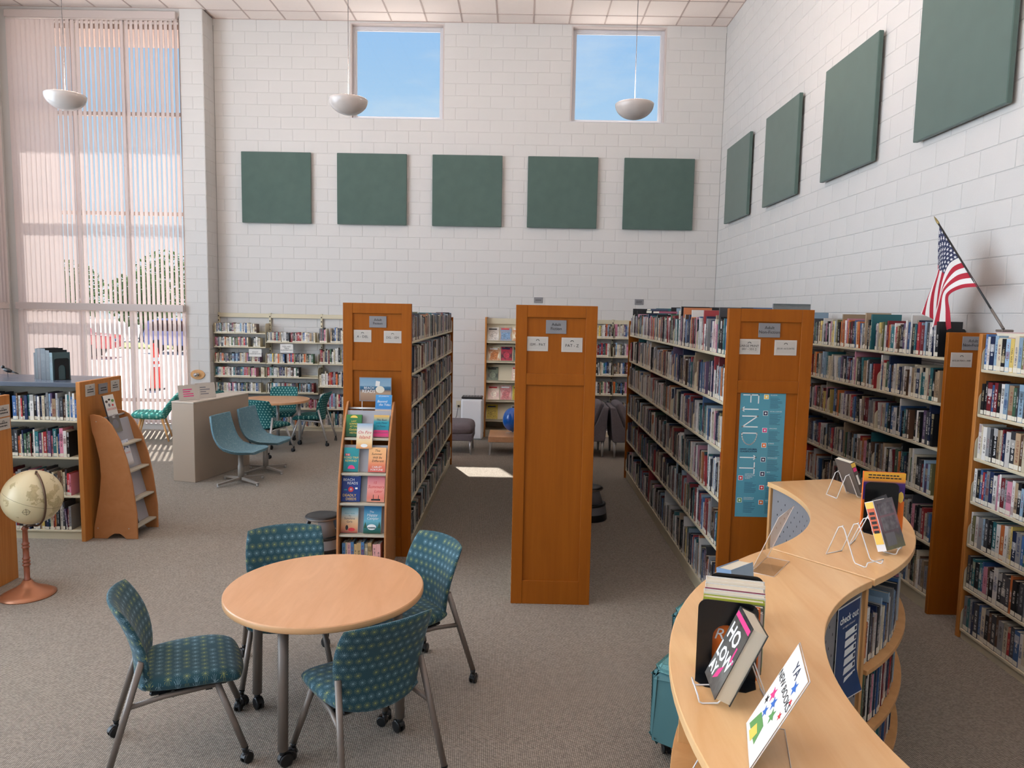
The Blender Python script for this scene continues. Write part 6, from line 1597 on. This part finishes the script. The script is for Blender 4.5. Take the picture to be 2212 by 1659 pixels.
# ------------------------------------------------------------------ teal ottomans
def ottoman(label, p, ang, a, b, H=0.45):
    t = thing('pouf', label, 'ottoman', TM((p[0], p[1], 0), ang).translation, ang, 'teal pouf seats')
    MB().chamfer(0, a, 0, b, 0.075, H - 0.03, 0.03).build('body', MT['teal_seat'], t, bevel=0.012)
    MB().chamfer(0.012, a - 0.012, 0.012, b - 0.012, H - 0.05, H, 0.03).build('top_pad', MT['teal_seat_top'], t, bevel=0.012)
    MB().box(-0.004, 0.004, b * 0.35, b * 0.55, 0.10, 0.17).build('handle_strap', MT['black'], t)
    for x in (0.07, a - 0.07):
        for y in (0.07, b - 0.07):
            c = MB(); c.lathe([(0, 0.08), (0.016, 0.08), (0.016, 0.05), (0, 0.05)], 10, (x, y, 0)); caster(c, x, y, 0.026, 0.018, 0.7); c.build('caster', MT['black'], t)
ottoman('near teal pouf tucked against the curved counter', (0.675, 3.42), D(-35), 0.27, 0.42, 0.48)
ottoman('far teal pouf behind the near one', (0.925, 4.14), D(-35), 0.30, 0.35, 0.47)

# ------------------------------------------------------------------ flag over the near right bookcase
t = thing('flag', 'small American flag on a slanted black pole above the books', 'flag', (3.2, 4.861, 2.115))
base, tip = Vector((3.2, 4.861, 2.13)), Vector((3.08, 5.574, 2.955))
MB().tube([base, base.lerp(tip, 0.93)], 0.0065, 8).build('pole', MT['black'], t, world=True)
dv = (tip - base)
MB().tube([base, base + dv * 0.16], 0.0085, 8).build('socket', MT['alu'], t, world=True)
MB().tube([base + dv * 0.92, base + dv * 0.94, base + dv * 0.97, base + dv * 1.0], [0.007, 0.009, 0.007, 0.001], 8).build('finial', mat('dull_gold', S(150, 132, 84), 0.4, metal=0.5), t, world=True)
MB().chamfer(3.17, 3.25, 4.83, 4.90, 2.112, 2.128, 0.004).build('bracket', MT['alu'], t, world=True)
GYZ = [[(5.507, 2.892), (5.55, 2.725), (5.585, 2.536), (5.655, 2.379), (5.735, 2.242)], [(5.40, 2.775), (5.49, 2.67), (5.545, 2.516), (5.61, 2.359), (5.64, 2.211)], [(5.29, 2.652), (5.43, 2.605), (5.515, 2.49), (5.565, 2.334), (5.585, 2.156)], [(5.185, 2.53), (5.335, 2.51), (5.455, 2.42), (5.49, 2.275), (5.535, 2.074)], [(5.085, 2.415), (5.25, 2.41), (5.39, 2.36), (5.385, 2.245), (5.38, 2.124)]]
def cat(p0, p1, p2, p3, f): return 0.5 * (2 * p1 + (p2 - p0) * f + (2 * p0 - 5 * p1 + 4 * p2 - p3) * f * f + (3 * p1 - p0 - 3 * p2 + p3) * f ** 3)
def spl(a, f):
    q = f * (len(a) - 1); i = min(int(q), len(a) - 2); f = q - i
    g = lambda k: a[max(0, min(len(a) - 1, k))]
    return cat(g(i - 1), g(i), g(i + 1), g(i + 2), f)
def flagpt(u, v):        # u along the fly, v down the hoist
    ys_ = [spl([p[0] for p in r], u) for r in GYZ]; zs_ = [spl([p[1] for p in r], u) for r in GYZ]
    y, z = spl(ys_, v), spl(zs_, v)
    hp = base.lerp(tip, 0.93 - 0.58 * v)
    x0 = hp.x + (3.13 - hp.x) * min(1, u * 2)
    if u < 0.02: y, z = hp.y, hp.z
    return (x0 + 0.030 * u * math.sin(v * 11 + u * 3), y, z)
fm, n_, b_ = nmat('flag_cloth'); g_ = NG(n_); u, v = uvsplit(n_)
st = g_.m('MODULO', g_.m('FLOOR', g_.m('MULTIPLY', v, 13.0)), 2.0)
cst = g_.mix(st, S(178, 32, 52), S(236, 230, 224))
can = g_.m('MULTIPLY', g_.m('LESS_THAN', u, 0.42), g_.m('LESS_THAN', v, 7 / 13))
gu = g_.m('MULTIPLY', u, 6 / 0.42); gv = g_.m('MULTIPLY', v, 9 / (7 / 13) / 1.0)
rw = g_.m('FLOOR', gv); gu2 = g_.m('ADD', gu, g_.m('MULTIPLY', g_.m('MODULO', rw, 2.0), 0.5))
du = g_.m('SUBTRACT', g_.m('FRACT', gu2), 0.5); dw = g_.m('SUBTRACT', g_.m('FRACT', gv), 0.5)
r_ = g_.m('SQRT', g_.m('ADD', g_.m('MULTIPLY', du, du), g_.m('MULTIPLY', dw, dw)))
th_ = g_.m('ARCTAN2', du, dw)
lim = g_.m('ADD', 0.26, g_.m('MULTIPLY', g_.m('COSINE', g_.m('MULTIPLY', th_, 5.0)), 0.12))
cc = g_.mix(g_.m('LESS_THAN', r_, lim), S(38, 42, 76), S(236, 232, 228))
n_.links.new(g_.mix(can, cst, cc), b_.inputs['Base Color']); b_.inputs['Roughness'].default_value = 0.75
mb = MB()
for q in (0, 1): mb.grid(lambda a, b: (lambda p: (p[0] + 0.0008 * q, p[1], p[2]))(flagpt(a, b)), 30, 28, flip=bool(q))
mb.build('cloth', fm, t, world=True)

# ------------------------------------------------------------------ loose books on case tops
def flat_book(label, x, y, z, rz, wd, dp, th, c_):
    t = thing('book', label, 'book', (x, y, z), rz, 'books lying flat')
    mm = mat('flat_%d' % RND.randint(0, 99999), S(*c_), 0.4)
    mb = MB(); mb.box(-wd / 2, wd / 2, -dp / 2, dp / 2, th - 0.003, th); mb.box(-wd / 2, wd / 2, -dp / 2, dp / 2, 0, 0.003); mb.box(-wd / 2, wd / 2, -dp / 2, -dp / 2 + 0.003, 0.003, th - 0.003); mb.build('cover', mm, t)
    MB().box(-wd / 2 + 0.003, wd / 2 - 0.003, -dp / 2 + 0.003, dp / 2 - 0.004, 0.003, th - 0.003).build('pages', MT['pages'], t)
flat_book('pale pink book lying on top of the near right bookcase', 3.26, 4.70, 2.076, 0.1, 0.22, 0.30, 0.034, (206, 160, 160))
flat_book('dark book lying across the top row of the poster bookcase, far end', 1.60, 8.55, 2.196, 0.05, 0.2, 0.28, 0.03, (36, 40, 52))
flat_book('slate blue book on the dark one atop the poster bookcase', 1.60, 8.56, 2.227, 0.0, 0.2, 0.26, 0.02, (70, 80, 100))
flat_book('pink book lying across the top row of the poster bookcase', 1.60, 8.1, 2.196, 0.05, 0.2, 0.28, 0.022, (160, 90, 110))
t = faced_book('large landscape picture book standing on top of the poster bookcase', lean((1.90, 5.16, 2.205), (1, 0), 0.0, 0.07), 0.26, 0.07, 0.02, cm((0, S(90, 92, 92)), (0.6, S(120, 124, 124)), (1, S(80, 90, 90)), noise=0.4), MT['grey_paint'], ())
# dark upright books with bookends on the slate top
r_ = Vector((math.cos(D(-24)), math.sin(D(-24)), 0)); d_ = Vector((-r_.y, r_.x, 0)); P0 = Vector((-4.585, 6.79, 1.4705))
DB = [((34, 18, 16), 0.022, 0.245, 'dark brown book'), ((28, 27, 26), 0.030, 0.285, 'dark grey book'), ((44, 20, 16), 0.045, 0.29, 'rust-brown thick book'), ((14, 17, 26), 0.07, 0.29, 'thick dark navy book'), ((20, 24, 30), 0.055, 0.275, 'dark slate thick book'), ((70, 92, 96), 0.040, 0.255, 'grey-teal book')]
pos = 0.01
for (c_, wd, ht, lb) in DB:
    BOOKS.append(dict(M=basis(P0 + r_ * pos, r_, d_), w=wd, h=ht, d=0.17, c=c_, t=(50, 48, 48), n=lb, case='', shelf=0, lab=False, side='left', k=0, label=lb + ' standing on the slate top between bookends', force=True)); pos += wd + 0.002
bookend('black bookend at the right of the dark books on the slate top', basis(P0 + r_ * (pos + 0.003) + d_ * 0.085, d_, -r_), 0.14, 0.20, 0.06)
bookend('black bookend at the left of the dark books on the slate top', basis(P0 + r_ * -0.002 + d_ * 0.085, -d_, r_), 0.14, 0.20, 0.05)
# small dark bird figure at the very left
t = thing('bird_figurine', 'small dark bird figurine on the low bookcase at the left edge', 'figurine', (-4.98, 7.0, 1.47))
mb = MB(); mb.lathe([(0.0, -0.05), (0.012, -0.04), (0.021, -0.01), (0.02, 0.02), (0.010, 0.045), (0.0, 0.05)], 14, M=Matrix.Translation((0, 0, 0.055)) @ Matrix.Rotation(-1.25, 4, 'Y')); mb.build('body', MT['blackmetal'], t)
MB().lathe([(0, -0.018), (0.014, -0.010), (0.016, 0.004), (0.008, 0.016), (0, 0.018)], 12, (-0.045, 0, 0.085)).build('head', MT['blackmetal'], t)
MB().tube([(0.035, 0, 0.045), (0.105, 0, 0.022)], [0.010, 0.003], 6).build('tail', MT['blackmetal'], t)
MB().tube([(0, 0, 0.04), (0, 0, 0.0)], 0.0025, 6).build('leg', MT['blackmetal'], t)
# a few black bookends on the shelves
for (x, y, z, lb) in ((3.10, 5.34, 1.91, 'black bookend at the near end of the top right-wall shelf'), (3.10, 5.32, 1.575, 'black bookend at the near end of the second right-wall shelf'), (3.10, 5.34, 1.237, 'black bookend at the near end of the third right-wall shelf')):
    bookend(lb, basis((x + 0.075, y, z), (1, 0, 0), (0, 1, 0)) @ Matrix.Rotation(PI, 4, 'Z'), 0.14, 0.21, 0.03, hole=False)
# ------------------------------------------------------------------ outside the window
gm1 = mat('sunlit_concrete', S(214, 206, 198), 0.9, noise=0.06, nscale=0.6)
tag(MB().box(-70, 60, 12.9, 110, -0.35, -0.15).build('parking_lot', gm1), None, None, kind='structure')
tag(MB().box(-60, 40, 38, 42.5, -0.15, -0.05).build('lawn_strip', mat('dry_lawn', S(150, 160, 96), 0.95, noise=0.2, nscale=3)), None, None, kind='structure')
# roof edge above the tall window
ov = MB(); ov.box(XL - 1.2, XC - 0.12, YW + 0.26, YW + 1.15, 6.86, 7.1); struct(ov.build('wall_eave', mat('pink_brick_eave', S(206, 176, 164), 0.9)))
def car(label, x, y, rz, c, kind):
    t = thing('car', label, 'car', (x, y, -0.15), rz, 'cars in the parking lot')
    pm = mat('car_paint_' + kind, c, 0.25, coat=0.5)  # paint lightened, so the colour carries the washed-out outdoor haze
    if kind == 'truck':
        body = [(-2.6, 0.45), (-2.6, 0.98), (-0.55, 1.0), (-0.35, 1.75), (0.85, 1.75), (1.35, 1.08), (2.45, 0.98), (2.55, 0.7), (2.55, 0.42)]
        glass = [(-0.30, 1.05), (-0.20, 1.68), (0.78, 1.68), (1.18, 1.08)]
    else:
        body = [(-2.2, 0.40), (-2.25, 0.95), (-2.0, 1.55), (-1.4, 1.68), (0.2, 1.66), (0.95, 1.10), (2.0, 0.95), (2.2, 0.70), (2.2, 0.38)]
        glass = [(-1.9, 1.08), (-1.75, 1.50), (-1.35, 1.60), (0.15, 1.58), (0.72, 1.10)]
    MB().prism(body, -0.88, 0.88, 'y').build('body', pm, t, bevel=0.05)
    for s_ in (-1, 1):
        MB().prism(glass, 0.885 * s_ - 0.004, 0.885 * s_ + 0.004, 'y').build('side_window', MT['blackmetal'], t)
        for q in (-1.5, 1.5): MB().lathe([(0.0, -0.11), (0.30, -0.11), (0.34, -0.08), (0.34, 0.08), (0.30, 0.11), (0.0, 0.11)], 24, M=Matrix.Translation((q, 0.80 * s_, 0.34)) @ Matrix.Rotation(PI / 2, 4, 'X')).build('wheel', MT['black'], t)
    for q in (-0.6, 0.6): MB().chamfer(2.16 if kind != 'truck' else 2.5, 2.24 if kind != 'truck' else 2.58, q - 0.16, q + 0.16, 0.72, 0.86, 0.02).build('headlight', MT['chrome'], t)
car('red pickup truck seen through the lower blind', -20.0, 31.0, 0.25, S(214, 84, 84), 'truck')
car('red hatchback at the left through the blind', -25.5, 30.0, 0.15, S(216, 92, 92), 'hatch')
car('blue car seen through the right part of the blind', -15.9, 35.5, -0.2, S(110, 132, 186), 'suv')
t = thing('traffic_post', 'tall orange-red traffic delineator with white bands outside the window', 'traffic cone', (-10.0, 19.8, -0.15))
rdm = mat('red_orange_plastic', S(236, 60, 44), 0.5)
MB().chamfer(-0.2, 0.2, -0.2, 0.2, 0, 0.05, 0.01).build('base', MT['black'], t)
MB().lathe([(0.14, 0.05), (0.12, 0.72), (0.0, 0.72)], 20).build('lower_tube', rdm, t)
MB().lathe([(0.121, 0.60), (0.123, 0.60), (0.121, 0.72), (0.119, 0.72)], 20).build('white_band', MT['white'], t)
MB().lathe([(0.118, 0.72), (0.112, 0.80), (0, 0.80)], 20).build('red_band', rdm, t)
MB().lathe([(0.112, 0.80), (0.106, 0.90), (0, 0.90)], 20).build('white_band', MT['white'], t)
MB().lathe([(0.106, 0.90), (0.09, 1.15), (0.05, 1.22), (0.035, 1.28), (0.0, 1.29)], 20).build('red_top', rdm, t)
leafm = translucent('leaf', S(74, 112, 58), 0.3); barkm = mat('bark', S(96, 80, 66), 0.9)
def tree(label, x, y, h, r):
    t = thing('tree', label, 'tree', (x, y, -0.15), group='trees beyond the parking lot')
    mb = MB().tube([(0, 0, 0), (0.1, 0.05, h * 0.3), (-0.05, 0, h * 0.6)], [0.22, 0.15, 0.06], 8)
    for k in range(6):
        a = k * 1.05; mb.tube([(0, 0, h * (0.25 + 0.05 * k)), (r * 0.6 * math.cos(a), r * 0.6 * math.sin(a), h * (0.45 + 0.05 * k))], [0.08, 0.02], 6)
    mb.build('trunk', barkm, t)
    mb = MB()
    for k in range(1500):
        th = RND.uniform(0, 2 * PI); ph = math.acos(RND.uniform(-1, 1)); q = RND.random() ** 0.4
        p = Vector((r * q * math.sin(ph) * math.cos(th), r * q * math.sin(ph) * math.sin(th), h * 0.6 + h * 0.42 * q * math.cos(ph)))
        a, b = RND.uniform(0, 6.28), RND.uniform(0, 3.1); s_ = RND.uniform(0.12, 0.24)
        e1 = Vector((math.cos(a), math.sin(a), 0)); e2 = Vector((-math.sin(a) * math.cos(b), math.cos(a) * math.cos(b), math.sin(b)))
        mb.add([tuple(p - e1 * s_), tuple(p - e2 * s_ * 0.6), tuple(p + e1 * s_), tuple(p + e2 * s_ * 0.6)], [(0, 1, 2, 3)])
    o = mb.build('foliage', leafm, t); o['kind'] = 'stuff'
for k, (x, y, h, r) in enumerate(((-36, 52, 5.8, 2.6), (-31, 50, 5.2, 2.3), (-25.8, 53, 6.2, 2.5), (-19.5, 48, 5.4, 2.5), (-40, 47, 5.0, 2.4), (-24, 46, 4.4, 2.0))):
    tree(['broad green tree', 'low green tree', 'tallest green tree', 'rightmost green tree', 'leftmost low tree', 'middle green tree'][k] + ' beyond the parking lot through the blinds', x, y, h, r)

# ------------------------------------------------------------------ books become objects
def book_parts(b):
    """(cover MB, pages MB, label MB) in the book's own frame: x thickness, y depth, z height"""
    w_, h, d = b['w'], b['h'], b['d']; e = min(0.0025, w_ * 0.2)
    c = MB()
    c.add([(0, 0, 0), (w_, 0, 0), (w_, 0, h), (0, 0, h)], [(0, 1, 2, 3)], uvs=[(0.001, 0.001), (0.999, 0.001), (0.999, 1), (0.001, 1)])
    def q(a): c.add(a, [(0, 1, 2, 3)], uvs=[(3, 3)] * 4)
    q([(w_, 0, 0), (w_, d, 0), (w_, d, h), (w_, 0, h)]); q([(0, d, 0), (0, 0, 0), (0, 0, h), (0, d, h)])
    q([(0, 0, h), (w_, 0, h), (w_ - e, e, h), (e, e, h)]); q([(0, 0, h), (e, e, h), (e, d, h), (0, d, h)]); q([(w_ - e, e, h), (w_, 0, h), (w_, d, h), (w_ - e, d, h)])
    q([(e, e, h), (w_ - e, e, h), (w_ - e, e, h - 0.004), (e, e, h - 0.004)]); q([(0, d, 0), (0, d, h), (e, d, h), (e, d, 0)]); q([(w_ - e, d, 0), (w_ - e, d, h), (w_, d, h), (w_, d, 0)])
    p = MB().box(e, w_ - e, e, d - 0.004, 0.002, h - 0.004)
    l = None
    if b['lab']:
        l = MB().box(w_ * 0.04, w_ * 0.96, -0.0004, 0.0, 0.004, 0.004 + min(0.03, h * 0.13))
    return c, p, l
def paint(me, cols, tcs):
    a = me.attributes.new('bc', 'FLOAT_COLOR', 'FACE'); a.data.foreach_set('color', cols)
    a = me.attributes.new('tc', 'FLOAT_COLOR', 'FACE'); a.data.foreach_set('color', tcs)
N_SINGLE = 262
bpy.context.view_layer.update()
dg = bpy.context.evaluated_depsgraph_get()
def visible(b):
    M_ = b['M']; n = 0
    pts = [M_ @ Vector((b['w'] * u, -0.002, b['h'] * v)) for u, v in ((0.5, 0.25), (0.5, 0.6), (0.5, 0.9))]
    for p in pts:
        q = px(p)
        if q is None or not (2 < q[0] < 2210 and 2 < q[1] < 1657): continue
        dv_ = p - CAM; L = dv_.length
        hit, loc, nn, i, ob, mm = scene.ray_cast(dg, CAM, dv_.normalized(), distance=L - 0.004)
        if not hit: n += 1
    return n / 3
def area(b):
    M_ = b['M']; c = [px(M_ @ Vector(q)) for q in ((0, 0, 0), (b['w'], 0, 0), (b['w'], 0, b['h']), (0, 0, b['h']))]
    if any(k is None for k in c): return 0
    return abs(sum(c[i][0] * c[(i + 1) % 4][1] - c[(i + 1) % 4][0] * c[i][1] for i in range(4))) / 2
cand = []
for i, b in enumerate(BOOKS):
    if b.get('force'): b['single'] = True; continue
    if b['case'] == 'hidden': continue
    ar = area(b)
    if ar > 120:
        v_ = visible(b)
        if v_ > 0: cand.append((ar * v_, i))
cand.sort(reverse=True)
for a_, i in cand[:N_SINGLE]: BOOKS[i]['single'] = True
mass = MB(); mcol = []; mtc = []; labm = []
for b in BOOKS:
    c, p, l = book_parts(b)
    cl = list(S(*b['c'])); tl = list(S(*b['t'])); seed = RND.random()
    if b.get('single'):
        size = 'thick ' if b['w'] > 0.036 else ('slim ' if b['w'] < 0.02 else '')
        if 'label' in b: lab = b['label']
        else:
            nm = size + b['n'] + ' book'
            sh = SHELFW[b['shelf']] if b['shelf'] < 6 else 'lowest'
            if b['case'] == 'the stand of summer novels': lab = '%s, %s from the %s at the foot of the novel stand' % (nm, ordinal(b['k']), b['side'])
            else: lab = '%s, %s from %s, %s shelf of %s' % (nm, ordinal(b['k']), b['side'], sh, b['case'])
        t = thing('book', lab, 'book', M=b['M'], group='books on ' + (b['case'] or 'the slate top'))
        me = c.mesh('cover', MT['book']); nf = len(c.f); cl[3] = 0.0; tl[3] = seed
        paint(me, cl * nf, tl * nf); obj('cover', me, t)
        p.build('pages', MT['pages'], t)
        if l: l.build('spine_label', MT['label'], t)
    else:
        M_ = b['M']; cl[3] = 1.0 if b['lab'] else 0.0; tl[3] = seed
        for src, mi in ((c, 0), (p, 1)):
            k = len(mass.v); mass.v += [tuple(M_ @ Vector(q)) for q in src.v]
            for f, u_ in zip(src.f, src.u): mass.f.append([a + k for a in f]); mass.u.append(u_); mass.mi.append(mi); mass.sm.append(False); mcol += cl; mtc += tl
me = mass.mesh('shelved_books', [MT['book'], MT['pages']]); paint(me, mcol, mtc)
o = obj('shelved_books', me); tag(o, 'rows of smaller books filling the rest of the library shelves', 'books', kind='stuff')
